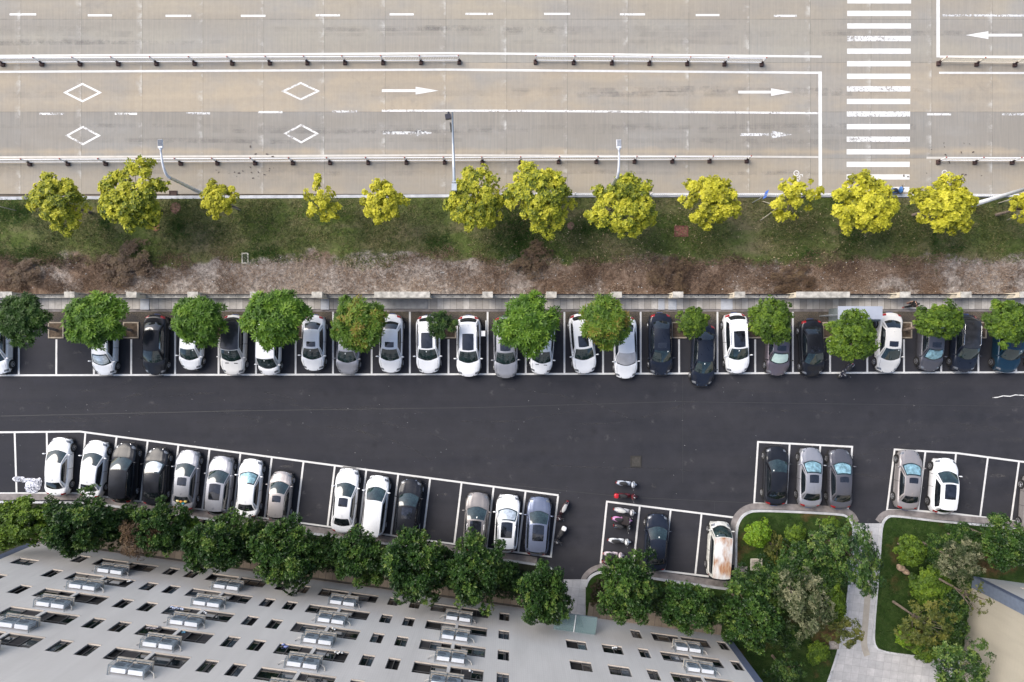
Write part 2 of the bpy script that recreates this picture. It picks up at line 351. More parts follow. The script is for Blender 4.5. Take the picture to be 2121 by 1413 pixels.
# ---- road markings
Z = 0.004
def bar(mb, x0, x1, y0, y1=None, wd=4.2, z=Z): mb.ribbon(gp([(x0, y0), (x1, y0 if y1 is None else y1)]), wd/26, z)
mk = MB(); mw = MB(); mm = MB(); ml = MB()
mk.ribbon(gp([(-600, 118), (0, 116), (925, 110.5), (1280, 113), (1702, 117.5)]), 4.2/26, Z)
mk.ribbon(gp([(-600, 150), (0, 149), (925, 144.5), (1695, 151)]), 4.5/26, Z)
mk.ribbon(gp([(1698.5, 148.5), (1699, 398)]), 7/26, Z+0.001)
mm.ribbon(gp([(791, 229.5), (1050, 229.5), (1695, 234.5)]), 4.2/26, Z)
ml.ribbon(gp([(-600, 330), (0, 326), (925, 321.5), (1695, 325.5)]), 4/26, Z)
mk.ribbon(gp([(1942.5, -300), (1943, 119)]), 7/26, Z+0.001); bar(mk, 1946.5, 3000, 117.5, 119); bar(mk, 1945, 3000, 151, 154); bar(mw, 1952, 3000, 32, 35)
bar(ml, 1919, 3000, 327, 331)
for i, (a, b, y) in enumerate([(20, 75, 30), (182, 232, 32), (343, 396, 33), (499, 550, 33), (654, 704, 32), (807, 857, 30), (964, 1021, 29), (1127, 1181, 29), (1284, 1336, 30), (1441, 1490, 31.5), (1603, 1650, 33)]):
    bar(mk if i % 2 else mm, a, b, y)
for i, (a, b, y) in enumerate([(82, 133, 236), (238, 284, 236), (386, 435, 235), (535, 585, 232.5), (688, 741, 231), (1920, 1970, 237), (2075, 2126, 237)]):
    bar(mm if i % 2 else mw, a, b, y)
struct(mk.build('lane_marking', M['paint'])); struct(mm.build('scuffed_lane_marking', M['paint_mid'])); struct(mw.build('worn_lane_marking', M['paint_worn'])); struct(ml.build('cream_lane_marking', M['paint_dull']))
cw = MB(); cw2 = MB()
for i in range(-6, 16):
    y = 2.0+26.05*i
    x0, x1 = 1755-0.12*i, 1887-0.22*i
    (cw2 if i in (3, 9, 11, 7) else cw).ribbon(gp([(x0, y), (x1, y)]), 10.8/26, Z)
struct(cw.build('crosswalk', M['paint'])); struct(cw2.build('worn_crosswalk_bar', M['paint_mid']))
def arrow(mb, xt, xh, xn, y, s=1):     # tail, head start, tip
    mb.ribbon(gp([(xt, y), (xh, y)]), 5.5/26, Z); mb.poly(gp([(xh, y-8), (xn, y), (xh, y+8)]), Z)
a1 = MB(); arrow(a1, 791, 861, 908, 188); arrow(a1, 1529, 1597, 1641, 191); arrow(a1, 2117, 2047, 2000, 73); struct(a1.build('lane_arrow', M['paint']))
a2 = MB(); arrow(a2, 793, 861, 897, 275.5); arrow(a2, 1533, 1599, 1640, 279); struct(a2.build('worn_lane_arrow', M['paint_worn']))
for nm, mat, ds in (('diamond_marking', 'paint', [(171, 192, 36, 18)]), ('worn_diamond_marking', 'paint_mid', [(623, 189, 36, 17), (172, 281, 33, 18), (624, 277, 33, 18)])):
    d_ = MB()
    for x, y, a, b in ds: d_.ribbon(gp([(x-a, y), (x, y-b), (x+a, y), (x, y+b)]), 3.8/26, Z, closed=True)
    struct(d_.build(nm, M[mat]))
bk = MB()
for bx, by in ((1652, 367), (1959, 366)):
    for cy in (-8, 12):
        bk.ribbon(gp([(bx-2.5+5.2*math.cos(t*math.pi/8), by+cy+5.2*math.sin(t*math.pi/8)) for t in range(16)]), 1.5/26, Z, closed=True)
    bk.ribbon(gp([(bx-2, by-8), (bx+5, by-2), (bx+4, by+9), (bx-2, by+12)]), 1.4/26, Z); bk.ribbon(gp([(bx+5, by-2), (bx-3, by+3), (bx+4, by+8)]), 1.3/26, Z)
    bk.ribbon(gp([(bx+5, by-5), (bx+10, by-5), (bx+10, by-1)]), 1.5/26, Z); bk.ribbon(gp([(bx+4, by+6), (bx+4, by+12)]), 1.5/26, Z)
struct(bk.build('bicycle_marking', M['paint']))

# ---- parking bay lines
pl = MB(); WL = 0.145
DIV1 = [39.5, 117, 195, 272, 363, 453, 530.5, 612.5, 690, 770, 849, 929, 1010, 1089, 1169, 1249, 1327, 1406.5, 1486, 1564, 1642, 1719, 1796, 1872, 1949, 2026, 2104]
pl.ribbon(gp([(-700, 779), (0, 777.5), (1058, 775), (2121, 771), (2900, 768)]), WL, Z)
for i, x in enumerate(DIV1): pl.ribbon(gp([(x, 703 if i % 2 else 646), (x+0.5*(x-1058)/1058, 775.3-0.002*(x-1058))]), WL, Z+0.002)
frontA = [(-700, 900), (0, 895.5), (166, 894), (1157, 1026)]
botA = [(-700, 1026), (150, 1021), (227, 1030), (422, 1056), (645, 1086), (949, 1128), (1143, 1153.5)]
pl.ribbon(gp(frontA), WL, Z); pl.ribbon(gp(botA), WL*0.9, Z+0.001)
yA = lambda x: 895 if x < 166 else 894+(x-166)*0.1332
yB = lambda x: 1021 if x < 150 else 1020+(x-150)*0.1345
for x, dx in [(30.5, 4), (97, 2), (177, -10)]+[(v, -15) for v in (241.6, 306, 369.5, 434, 498, 563, 628.6, 693.5, 758.7, 824.8, 890.8, 956, 1022.5, 1088.5, 1156)]:
    pl.ribbon(gp([(x, yA(x)+1.5), (x+dx, yB(x+dx)-1)]), WL, Z+0.003)
pl.ribbon(gp([(1244, 1167), (1257, 1039), (1520, 1072), (1516, 1110)]), WL, Z)
for a, b in (((1325, 1049), (1311, 1176)), ((1389, 1057), (1375, 1184)), ((1453, 1065), (1440, 1190))): pl.ribbon(gp([a, b]), WL, Z+0.002)
pl.ribbon(gp([(1311, 1175), (1440, 1190.5), (1468, 1194)]), WL, Z+0.001)
pl.ribbon(gp([(1570, 915.5), (1765, 925.5), (1756, 1053), (1562, 1042.5)]), WL, Z, closed=True)
for a, b in (((1635.6, 919.5), (1628, 1045)), ((1699, 922.5), (1691, 1049))): pl.ribbon(gp([a, b]), WL, Z+0.001)
pl.ribbon(gp([(1837, 1057), (1853, 931), (1981.6, 938.6), (2121, 957), (2700, 1036)]), WL, Z)
pl.ribbon(gp([(1836, 1056.5), (1901, 1058), (1980, 1064.5), (2121, 1082), (2700, 1160)]), WL, Z+0.001)
for a, b in (((1916.6, 935.5), (1901.7, 1057)), ((1980, 939), (1969, 1063)), ((2046, 948), (2030, 1071)), ((2110.5, 956.5), (2094, 1078))): pl.ribbon(gp([a, b]), WL, Z+0.002)
struct(pl.build('parking_lines', m_paint('bay_paint', (0.72, 0.715, 0.70), 0.27)))
sq = MB(); sq.ribbon(gp([(2056, 824), (2066, 823), (2078, 820), (2092, 821), (2103, 818), (2121, 819), (2140, 817)]), 0.07, Z); struct(sq.build('paint_streak', M['paint_mid']))
tar = MB()
tar.ribbon(gp([(0, 862), (500, 851), (1000, 844), (1400, 832), (2121, 842)]), 0.05, Z); tar.ribbon(gp([(1000, 999), (1300, 1030), (1560, 1042)]), 0.05, Z)
tar.ribbon(gp([(1414, 780), (1414, 1000)]), 0.03, Z); tar.ribbon(gp([(1480, 1040), (1480, 1062)]), 0.03, Z)
struct(tar.build('asphalt_seam', simple('seam_tar', (0.028, 0.028, 0.03), 0.6)))
tm = MB(); rt = random.Random(9)
for i in range(34):
    x = rt.uniform(-20, 2140); y = rt.uniform(800, 980); n_ = rt.choice([1, 1, -1]); L_ = rt.uniform(60, 330); cv = rt.uniform(-.35, .35)
    if y > yA(min(max(x, 0), 1150))-30 and x < 1170: y = rt.uniform(795, 870)
    for off_ in (0, 38 if rt.random() < .6 else 0):
        tm.ribbon(gp([(x+L_*u, y+off_+cv*L_*u*u+3*math.sin(u*5)) for u in [k/12 for k in range(13)]]), rt.uniform(.12, .2), 0.0012+0.00003*i)
tq = NT('tyre_mark'); struct(tm.build('tyre_marks', tq.fin((0.085, 0.083, 0.085), 0.9, alpha=tq.ramp(tq.noise(0.9, detail=6, rough=0.7), [(0.45, 0), (0.8, 0.42)]))))
tm = MB()
for y in (195, 186, 262, 272, 292, 60, 88, 70, 358):
    for k in range(5):
        x = rt.uniform(-200, 1700); L_ = rt.uniform(200, 700); tm.ribbon(gp([(x+L_*u, y+rt.uniform(-5, 5)*.2+2*math.sin(u*4+k)) for u in [q/10 for q in range(11)]]), rt.uniform(.25, .5), 0.0012+0.00002*k+y*1e-7)
tq = NT('road_tyre_stain'); struct(tm.build('tyre_stains', tq.fin((0.20, 0.19, 0.18), 0.9, alpha=tq.ramp(tq.noise(0.7, detail=6, rough=0.7), [(0.42, 0), (0.85, 0.22)]))))
# tyre scuffs and dusty smears in the empty bays
sc_ = MB()
for x, y, rx, ry in [(592, 966, 14, 3), (606, 962, 3, 3), (916, 1024, 13, 2.6), (900, 1100, 9, 2), (640, 1066, 8, 2.4), (1354, 1005, 4, 8), (160, 730, 10, 4), (2065, 985, 16, 4)]:
    sc_.poly([tuple(G(x+rx*math.cos(t)*(1+.3*math.sin(3*t)), y+ry*math.sin(t)))[:2] for t in [i*math.pi/10 for i in range(20)]], Z+0.001)
ds = MB(); ds.poly(gp([(-700, 645), (2900, 644), (2900, 712), (-700, 714)]), 0.0015)
td = NT('kerbside_dust'); _x, _y, _z = td.xyz(); dd = td.math('ADD', td.math('MULTIPLY', td.math('SUBTRACT', _y, 0.6), 0.30), td.math('SUBTRACT', td.noise(0.55, detail=7, rough=0.65), 0.5))
struct(ds.build('kerbside_dust', td.fin((0.15, 0.125, 0.095), 0.95, alpha=td.ramp(dd, [(0.18, 0), (0.62, 0.75)]))))
tt = NT('dust_smear'); struct(sc_.build('dust_smear', tt.fin((0.20, 0.185, 0.17), 0.9, alpha=tt.ramp(tt.noise(2.6, detail=8, rough=0.75), [(0.45, 0), (0.8, 0.5)]))))

# ------------------------------------------------------------------ foliage
def m_leaf(name, stops, trans=0.30, rough=0.55):
    t = NT(name); n = t.noise(1.3, detail=3); a = t.attr('tint')
    f = t.math('ADD', t.math('MULTIPLY', a, 0.8), t.math('MULTIPLY', n, 0.2))
    return t.fin(t.ramp(f, stops), rough, spec=0.35, trans=trans)
L = {}
L['yellow'] = m_leaf('yellow_leaf', [(0.1, (0.12, 0.14, 0.012)), (0.35, (0.33, 0.32, 0.022)), (0.6, (0.58, 0.56, 0.04)), (1, (0.76, 0.68, 0.08))])
L['yolive'] = m_leaf('olive_yellow_leaf', [(0.1, (0.05, 0.08, 0.010)), (0.33, (0.17, 0.21, 0.018)), (0.55, (0.46, 0.46, 0.035)), (1, (0.72, 0.66, 0.07))])
L['green'] = m_leaf('green_leaf', [(0.1, (0.028, 0.075, 0.008)), (0.45, (0.075, 0.165, 0.014)), (0.75, (0.145, 0.26, 0.022)), (1, (0.25, 0.36, 0.03))])
L['dark'] = m_leaf('dark_leaf', [(0.1, (0.014, 0.038, 0.005)), (0.5, (0.034, 0.085, 0.011)), (0.88, (0.075, 0.14, 0.02)), (1, (0.16, 0.15, 0.03))])
L['rust'] = m_leaf('mixed_rusty_leaf', [(0.1, (0.035, 0.08, 0.01)), (0.45, (0.10, 0.19, 0.018)), (0.68, (0.17, 0.24, 0.025)), (0.84, (0.24, 0.18, 0.035)), (1, (0.28, 0.15, 0.045))])
L['fine'] = m_leaf('mid_leaf', [(0.1, (0.022, 0.05, 0.008)), (0.45, (0.075, 0.14, 0.014)), (0.75, (0.15, 0.24, 0.02)), (1, (0.25, 0.32, 0.03))])
L['ficus'] = m_leaf('glossy_leaf', [(0.1, (0.012, 0.034, 0.010)), (0.45, (0.030, 0.074, 0.016)), (0.75, (0.078, 0.150, 0.028)), (1, (0.24, 0.30, 0.07))], rough=0.42)
L['grey'] = m_leaf('grey_leaf', [(0.1, (0.02, 0.035, 0.012)), (0.4, (0.06, 0.085, 0.03)), (0.7, (0.17, 0.18, 0.10)), (1, (0.30, 0.29, 0.17))])
L['lime'] = m_leaf('lime_leaf', [(0.1, (0.06, 0.12, 0.01)), (0.5, (0.14, 0.26, 0.015)), (1, (0.28, 0.38, 0.03))])
L['gold'] = m_leaf('yellowing_leaf', [(0.1, (0.03, 0.045, 0.01)), (0.5, (0.09, 0.11, 0.02)), (1, (0.22, 0.20, 0.04))])
L['brown'] = m_leaf('withered_leaf', [(0.1, (0.035, 0.022, 0.014)), (0.5, (0.10, 0.060, 0.035)), (1, (0.20, 0.14, 0.07))], trans=0.1)
L['hedge'] = m_leaf('hedge_leaf', [(0.1, (0.007, 0.018, 0.006)), (0.5, (0.018, 0.042, 0.012)), (1, (0.05, 0.085, 0.02))])
L['maroon'] = m_leaf('maroon_leaf', [(0.1, (0.012, 0.010, 0.007)), (0.5, (0.035, 0.024, 0.014)), (1, (0.075, 0.07, 0.02))])
BARK = simple('bark', (0.16, 0.125, 0.10), 0.9, var=0.35, scale=5)

def rosettes(P, N, k, ll, lw, tint, lift=0.35, jit=0.35, r=rng):
    """k leaves round every point of P (normals N): quads, one per leaf"""
    n = len(P); a = r.normal(size=(n, 3)); T = np.cross(N, a); T /= np.linalg.norm(T, axis=1)[:, None]+1e-9; B = np.cross(N, T)
    Vs = []; ts = []
    for i in range(k):
        th = 2*np.pi*(i+r.random(n)*jit)/k; D = T*np.cos(th)[:, None]+B*np.sin(th)[:, None]
        lf = lift+r.normal(size=n)*0.25; D = D+N*lf[:, None]; D /= np.linalg.norm(D, axis=1)[:, None]
        S = np.cross(N, D); S /= np.linalg.norm(S, axis=1)[:, None]+1e-9
        l = ll*(0.7+0.6*r.random(n))[:, None]; wv = S*lw*0.5*(0.8+0.4*r.random(n))[:, None]
        b = P; tip = P+D*l; mid = P+D*l*0.5+N*(lw*0.12)
        Vs.append(np.stack([b, mid-wv, tip, mid+wv], axis=1)); ts.append(np.clip(tint+r.normal(size=n)*0.10, 0, 1))
    V = np.concatenate(Vs).reshape(-1, 3); F = np.arange(len(V)).reshape(-1, 4)
    return V, F, np.concatenate(ts)

def crown_mesh(name, mat, nclump, nros, ll, lw, seed, k=5, spread=0.62, crad=0.42, inner=0.22, zs=0.85, hole=0.0, lift=0.35, clump_tint=0.3, ragged=0.16):
    """unit crown (radius about 1): leaf rosettes over many small clumps"""
    r = np.random.default_rng(seed)
    d = r.normal(size=(nclump, 3)); d /= np.linalg.norm(d, axis=1)[:, None]; d[:, 2] = np.abs(d[:, 2])*0.95-0.25
    rad = spread*(0.55+0.55*r.random(nclump)**0.6)
    lob = np.array([mnoise.noise(Vector(q)*1.7+Vector((seed*.37, 0, 0))) for q in d]); rad = rad*(1+ragged*2.2*lob)
    c = d*rad[:, None]; cr = crad*(0.6+0.6*r.random(nclump))*(1.15-0.25*rad/spread)
    c[0] = (0, 0, 0); cr[0] = crad*1.5
    wgt = cr**2; wgt /= wgt.sum(); ci = r.choice(nclump, size=nros, p=wgt)
    v = r.normal(size=(nros, 3)); v /= np.linalg.norm(v, axis=1)[:, None]; flip = (v[:, 2] < -0.1) & (r.random(nros) < 0.6); v[flip, 2] *= -1
    q = np.where(r.random(nros) < inner, 0.4+0.5*r.random(nros), 0.86+0.22*r.random(nros))
    P = c[ci]+v*(cr[ci]*q)[:, None]; P[:, 2] *= zs
    N = v*0.75+P*0.35+np.array([0, 0, 0.45]); N /= np.linalg.norm(N, axis=1)[:, None]
    ct = 0.5+clump_tint*(r.random(nclump)*2-1)
    ft = (ct[ci]-.5)*0.9+.5+0.35*(r.random(nros)-.5)
    if hole:
        keep = np.array([mnoise.noise(Vector(p*2.2)+Vector((seed, 0, 0))) for p in P]) > hole-0.5
        P, N, ft = P[keep], N[keep], ft[keep]
    V, F, tt = rosettes(P, N, k, ll, lw, ft, lift, r=r)
    return mesh(name, V, F, mat, False, tt), c*np.array([1, 1, zs])

CM = {}
def crowns(key, n, *a, **kw):
    CM[key] = [crown_mesh('crown', a[0], *a[1:], seed=31*i+hash_(key), **kw) for i in range(n)]
def hash_(s): return sum(ord(c)*(i+3) for i, c in enumerate(s)) % 9973
crowns('yellow', 4, L['yellow'], 85, 2000, 0.088, 0.058, spread=0.84, crad=0.165, inner=0.2, k=5, lift=0.3, ragged=0.17)
crowns('yolive', 3, L['yolive'], 105, 2500, 0.078, 0.05, spread=0.86, crad=0.155, inner=0.2, k=5, lift=0.3, ragged=0.17)
crowns('ysparse', 2, L['yellow'], 34, 420, 0.12, 0.085, spread=0.90, crad=0.15, inner=0.3, k=5, lift=0.25)
crowns('green', 4, L['green'], 75, 1500, 0.15, 0.048, spread=0.74, crad=0.215, k=7)
crowns('rust', 3, L['rust'], 75, 1500, 0.15, 0.048, spread=0.74, crad=0.215, k=7, clump_tint=0.42)
crowns('dark', 2, L['dark'], 75, 1500, 0.15, 0.048, spread=0.74, crad=0.215, k=7)
crowns('fine', 4, L['fine'], 115, 2700, 0.075, 0.046, spread=0.78, crad=0.17, k=5)
crowns('ficus', 5, L['ficus'], 105, 3000, 0.088, 0.040, spread=0.82, crad=0.185, k=5, zs=1.0, lift=0.8, clump_tint=0.4, ragged=0.28)
crowns('grey', 2, L['grey'], 90, 1500, 0.085, 0.042, spread=0.86, crad=0.17, k=4, lift=0.5, clump_tint=0.5, ragged=0.32)
crowns('loose', 3, L['ficus'], 75, 1500, 0.080, 0.042, spread=0.92, crad=0.16, k=4, lift=0.4, clump_tint=0.5, ragged=0.34)
crowns('lime', 2, L['lime'], 50, 900, 0.12, 0.075, spread=0.72, crad=0.24, k=5)
crowns('twiggy', 1, L['gold'], 34, 150, 0.10, 0.05, spread=0.95, crad=0.13, k=5, ragged=0.3)
crowns('brown', 2, L['brown'], 40, 900, 0.10, 0.025, spread=0.85, crad=0.2, k=5, lift=0.6)
crowns('olive', 2, L['gold'], 50, 480, 0.10, 0.05, spread=0.92, crad=0.15, k=5)
CNT = {}
def tree(label, key, px, py, rx, ry, hc=4.1, zr=None, base=None, group='trees', rz=None, name='tree', trunk_r=0.09, bare=False, cat='tree', lean=0.0):
    """crown centred where the photo shows it at height hc; trunk standing under it"""
    c = G(px, py, hc); k = (H-hc)/H/26
    bx = G(*base) if base else Vector((c.x, c.y, 0))
    bx.z = 0.08
    RX, RY = rx*k, ry*k; RZ = zr if zr else 0.5*(RX+RY)*0.85
    t = thing(name, label, cat, bx, 0, group)
    i = CNT.get(key, 0); CNT[key] = i+1; me, cl = CM[key][i % len(CM[key])]
    a = rz if rz is not None else (i*2.4+px*0.37) % 6.28
    o = put('crown', me, t, loc=c-bx, rot=(0, 0, a)); 
    ca, sa = abs(math.cos(a)), abs(math.sin(a)); f = 1.0 if key in ('yellow', 'yolive', 'ysparse') else 1.06
    # scale in the rotated frame so that the outline keeps the photo's width and depth
    o.scale = (f*(RX*ca+RY*sa)/(ca+sa), f*(RY*ca+RX*sa)/(ca+sa), RZ)
    m = MB(); top = c-bx; mid = Vector((top.x*0.45, top.y*0.45, top.z*0.5))
    m.tube([(0, 0, -0.1), mid, (top.x, top.y, top.z-0.15*RZ)], [trunk_r*1.4, trunk_r, trunk_r*0.6], 8)
    mat = Matrix.Rotation(a, 3, 'Z'); r = random.Random(int(px))
    for q in r.sample(range(len(cl)), min(len(cl), 16 if bare else 9)):
        e = mat @ Vector((cl[q][0]*o.scale[0], cl[q][1]*o.scale[1], cl[q][2]*RZ)); e = top+e*0.92
        s0 = mid.lerp(top, r.uniform(0.2, 0.9)); md = s0.lerp(e, 0.5)+Vector((r.uniform(-.12, .12), r.uniform(-.12, .12), 0.1))
        m.tube([s0, md, e], [trunk_r*0.5, trunk_r*0.3, trunk_r*0.12], 5, cap=False)
    m.build('trunk', BARK, t, smooth=True)
    return t

# yellow street trees on the verge
GY = 'yellow-leaved street trees on the verge'
for lb, key, px, py, rx, ry, hc in [
    ('olive-yellow street tree at the far left of the verge, beside the tallest wide one', 'yolive', 121, 420, 60, 62, 3.9),
    ('large olive-yellow street tree left of the round manhole cover', 'yolive', 274, 412, 74, 76, 4.1),
    ('small yellow tree at the foot of the curved lamp on the left', 'yellow', 451, 412, 44, 36, 3.7),
    ('thin sparse yellow tree with gaps, left of the small round yellow tree', 'ysparse', 663, 414, 38, 50, 3.6),
    ('small round bright yellow tree left of the traffic camera mast', 'yellow', 793, 419, 46, 43, 3.7),
    ('olive-yellow tree overlapping the foot of the traffic camera mast', 'yolive', 988, 412, 58, 72, 3.9),
    ('wide olive-yellow tree right beside the tree at the camera mast', 'yolive', 1120, 411, 80, 68, 4.0),
    ('yellow-green tree at the foot of the middle street lamp', 'yolive', 1296, 424, 70, 72, 4.0),
    ('bright yellow tree above the red brick patch in the verge', 'yellow', 1471, 417, 62, 58, 3.8),
    ('sparse yellow sapling held by stakes near the blue sign', 'ysparse', 1644, 414, 52, 48, 3.4),
    ('full bright yellow tree at the lower end of the crosswalk', 'yellow', 1794, 427, 72, 66, 4.0),
    ('full yellow tree between the parked blue moped and the thick lamp pole', 'yellow', 1955, 425, 72, 62, 4.0),
    ('yellow tree cut off by the right edge of the picture', 'yellow', 2128, 428, 34, 36, 3.4)]:
    tree(lb, key, px, py, rx, ry, hc, group=GY, bare=(key == 'ysparse'))
# green trees in the planters of the upper row of bays
GG = 'green trees at the head of the upper parking row'
for lb, key, px, py, rx, ry, hc, b in [
    ('dark green tree at the left edge of the upper parking row', 'dark', 47, 663, 56, 54, 4.0, (117, 684)),
    ('bright green tree over the white hatchback beside the two empty bays', 'green', 200, 666, 66, 57, 4.0, (272, 684)),
    ('yellowish green tree over the small white hatchback right of the black car', 'green', 415, 665, 58, 55, 3.6, (453, 684)),
    ('biggest bright green tree, over the white minivan', 'green', 572, 659, 67, 66, 4.3, (612, 684)),
    ('green tree with rusty brown leaves over the grey sedan', 'rust', 741, 673, 57, 56, 3.8, (770, 684)),
    ('smallest dark green sapling beside the white panoramic-roof car', 'ficus', 913, 674, 28, 30, 2.8, (929, 684)),
    ('bright green tree between the silver and the vented-bonnet white cars in the middle', 'green', 1098, 676, 66, 66, 4.2, (1089, 684)),
    ('green and rusty tree beside the white car with a covered windscreen', 'rust', 1254, 665, 56, 58, 4.0, (1249, 684)),
    ('small twiggy dark green tree between the two navy sedans', 'fine', 1432, 668, 36, 34, 3.0, (1406, 684)),
    ('compact mid-green tree over the purple-grey sedan', 'fine', 1597, 663, 50, 48, 3.8, (1564, 684)),
    ('mid-green tree growing in front of the metal-roofed kiosk', 'fine', 1768, 697, 60, 55, 4.0, (1719, 684)),
    ('mid-green tree over the grey sedan with the cyan sunshade', 'fine', 1945, 665, 55, 42, 4.0, (1872, 684)),
    ('mid-green tree at the right end of the upper row, over the teal car', 'fine', 2090, 672, 58, 48, 4.0, (2026, 684))]:
    tree(lb, key, px, py, rx, ry, hc, base=b, group=GG, bare=(px == 1432))
# trees between the lower parking row and the long building
GF = 'dark green trees between the parking lot and the building'
for lb, key, px, py, rx, ry, hc, zr in [
    ('brighter green tree at the left edge below the empty bays', 'fine', 40, 1084, 62, 50, 4.0, 2.2),
    ('large dark tree below the two white sedans at the left', 'ficus', 172, 1086, 66, 58, 4.3, 2.6),
    ('green tree overgrown with brown vines below the black saloons', 'ficus', 338, 1096, 52, 44, 3.8, 2.2),
    ('withered brown tree beside the vine-covered one', 'brown', 300, 1112, 44, 38, 4.2, 2.2),
    ('dark tree under the silver sedan with the big sunroof', 'ficus', 452, 1122, 62, 52, 4.2, 2.5),
    ('tall dark tree below the beige hatchback, reaching over the windows', 'ficus', 598, 1148, 64, 62, 4.5, 2.9),
    ('dark tree below the silver and white cars, left of the widest crown', 'ficus', 742, 1152, 52, 50, 3.8, 2.3),
    ('widest dark crown, over the bonnetless end of the black four-wheel drive', 'ficus', 857, 1170, 66, 66, 4.6, 3.0),
    ('dark tree covering the tail of the brown-grey four-wheel drive', 'ficus', 982, 1184, 60, 62, 4.2, 2.6),
    ('single dark tree left of the entrance path', 'ficus', 1128, 1227, 50, 56, 4.6, 2.8),
    ('tree below the row of mopeds, right of the entrance path', 'ficus', 1302, 1212, 54, 62, 4.4, 2.9),
    ('greyish green tree below the rusty van', 'ficus', 1424, 1256, 56, 46, 4.2, 2.5),
    ('low dark tree between the first two crowns at the left', 'ficus', 108, 1066, 34, 30, 2.6, 1.6),
    ('low bright tree beside the brown vines', 'fine', 385, 1098, 34, 30, 2.8, 1.6),
    ('low dark tree right of the large left crown', 'ficus', 252, 1088, 40, 34, 2.8, 1.7),
    ('low dark tree under the white saloon with red cushions', 'ficus', 525, 1118, 36, 34, 2.4, 1.5),
    ('low dark tree right of the tall crown under the beige hatchback', 'ficus', 672, 1140, 34, 32, 2.4, 1.5),
    ('low dark tree between the second empty bay and the widest crown', 'ficus', 918, 1166, 34, 30, 2.4, 1.5),
    ('low dark tree right of the crown that covers the brown-grey car', 'ficus', 1055, 1196, 30, 26, 1.8, 1.2),
    ('tree at the corner of the long building', 'ficus', 1554, 1270, 56, 58, 4.4, 2.8)]:
    tree(lb, key, px, py, rx*1.12, ry*1.08, hc, zr=zr*1.15, group=GF, trunk_r=0.11)
GD = 'trees and shrubs in the gardens'
for lb, key, px, py, rx, ry, hc, zr, nm in [
    ('lime green round shrub nearest the kerb corner', 'lime', 1570, 1106, 29, 30, 1.6, 1.2, 'shrub'),
    ('round clipped green shrub right of the lime one', 'fine', 1647, 1105, 23, 22, 1.4, 1.0, 'shrub'),
    ('green shrub with yellow leaves between the two round shrubs', 'olive', 1604, 1132, 22, 34, 1.2, 0.9, 'shrub'),
    ('dark shrub behind the utility cover', 'ficus', 1655, 1165, 48, 42, 1.8, 1.3, 'shrub'),
    ('mixed green tree above the grey-leaved tree', 'loose', 1712, 1128, 52, 50, 3.0, 1.8, 'tree'),
    ('loose tree hanging over the top of the garden path', 'loose', 1776, 1158, 44, 78, 4.5, 1.6, 'tree'),
    ('large grey-leaved tree in the middle of the left garden', 'grey', 1664, 1248, 58, 72, 5.5, 2.2, 'tree'),
    ('green tree partly hidden behind the grey-leaved tree', 'fine', 1722, 1255, 32, 46, 2.6, 1.6, 'tree'),
    ('bushy tree below the corner of the parking kerb', 'ficus', 1545, 1212, 42, 30, 2.6, 1.5, 'tree'),
    ('thin olive branch leaning over the path', 'olive', 1750, 1310, 40, 32, 4.0, 0.9, 'tree'),
    ('round shrub with light rim near the widening of the path', 'fine', 1695, 1352, 26, 24, 1.1, 0.9, 'shrub'),
    ('thin dark tree at the bottom of the left garden', 'loose', 1628, 1392, 42, 34, 2.8, 1.4, 'tree'),
    ('round clipped dark shrub on the right lawn above the rock', 'fine', 1887, 1140, 34, 34, 1.9, 1.5, 'shrub'),
    ('dense dark tree at the right edge below the silver car', 'ficus', 2078, 1124, 52, 48, 4.0, 2.4, 'tree'),
    ('dense dark bush beyond the right edge tree', 'ficus', 2140, 1135, 40, 40, 3.0, 2.0, 'tree'),
    ('dark bush left of the dense right edge tree', 'ficus', 1992, 1118, 36, 30, 1.8, 1.3, 'shrub'),
    ('loose greyish tree reaching towards the corner of the cream building', 'grey', 1985, 1160, 44, 50, 4.4, 1.8, 'tree'),
    ('mid green bush right of the pale rock', 'fine', 1928, 1212, 44, 50, 1.6, 1.2, 'shrub'),
    ('shady green bush against the foot of the cream building', 'ficus', 1962, 1262, 34, 50, 1.6, 1.4, 'shrub'),
    ('bare branching tree over the cream wall', 'twiggy', 2016, 1238, 36, 34, 6.0, 0.9, 'tree'),
    ('sparse tree with grey limbs over the right lawn', 'olive', 1915, 1290, 62, 48, 4.2, 1.4, 'tree'),
    ('two-tone lime shrub at the edge of the right lawn', 'lime', 1880, 1318, 26, 24, 1.2, 1.0, 'shrub'),
    ('olive shrub left of the big bottom tree', 'fine', 1922, 1345, 34, 26, 1.8, 1.2, 'shrub'),
    ('dark shrub left of the grey-leaved tree', 'ficus', 1598, 1205, 44, 42, 1.8, 1.3, 'shrub'),
    ('dark shrub between the grey-leaved tree and the path', 'ficus', 1715, 1192, 42, 40, 1.8, 1.3, 'shrub'),
    ('dark shrub below the grey-leaved tree', 'ficus', 1628, 1318, 34, 26, 1.4, 1.0, 'shrub'),
    ('dark green bush under the limbs of the sparse tree', 'ficus', 1952, 1312, 44, 40, 2.0, 1.5, 'shrub'),
    ('low green bush at the kerb above the mixed tree', 'fine', 1722, 1090, 24, 18, 1.2, 0.9, 'shrub'),
    ('deep green shrub directly right of the round clipped one', 'ficus', 1938, 1140, 30, 28, 1.5, 1.1, 'shrub'),
    ('big leafy tree at the bottom edge beside the cream wall', 'loose', 1990, 1385, 74, 52, 4.8, 1.8, 'tree')]:
    tree(lb, key, px, py, rx, ry, hc, zr=zr, group=GD, name=nm, cat='shrub' if nm == 'shrub' else 'tree', trunk_r=0.05 if nm == 'shrub' else 0.08, bare=(key in ('olive', 'grey', 'loose', 'twiggy')))

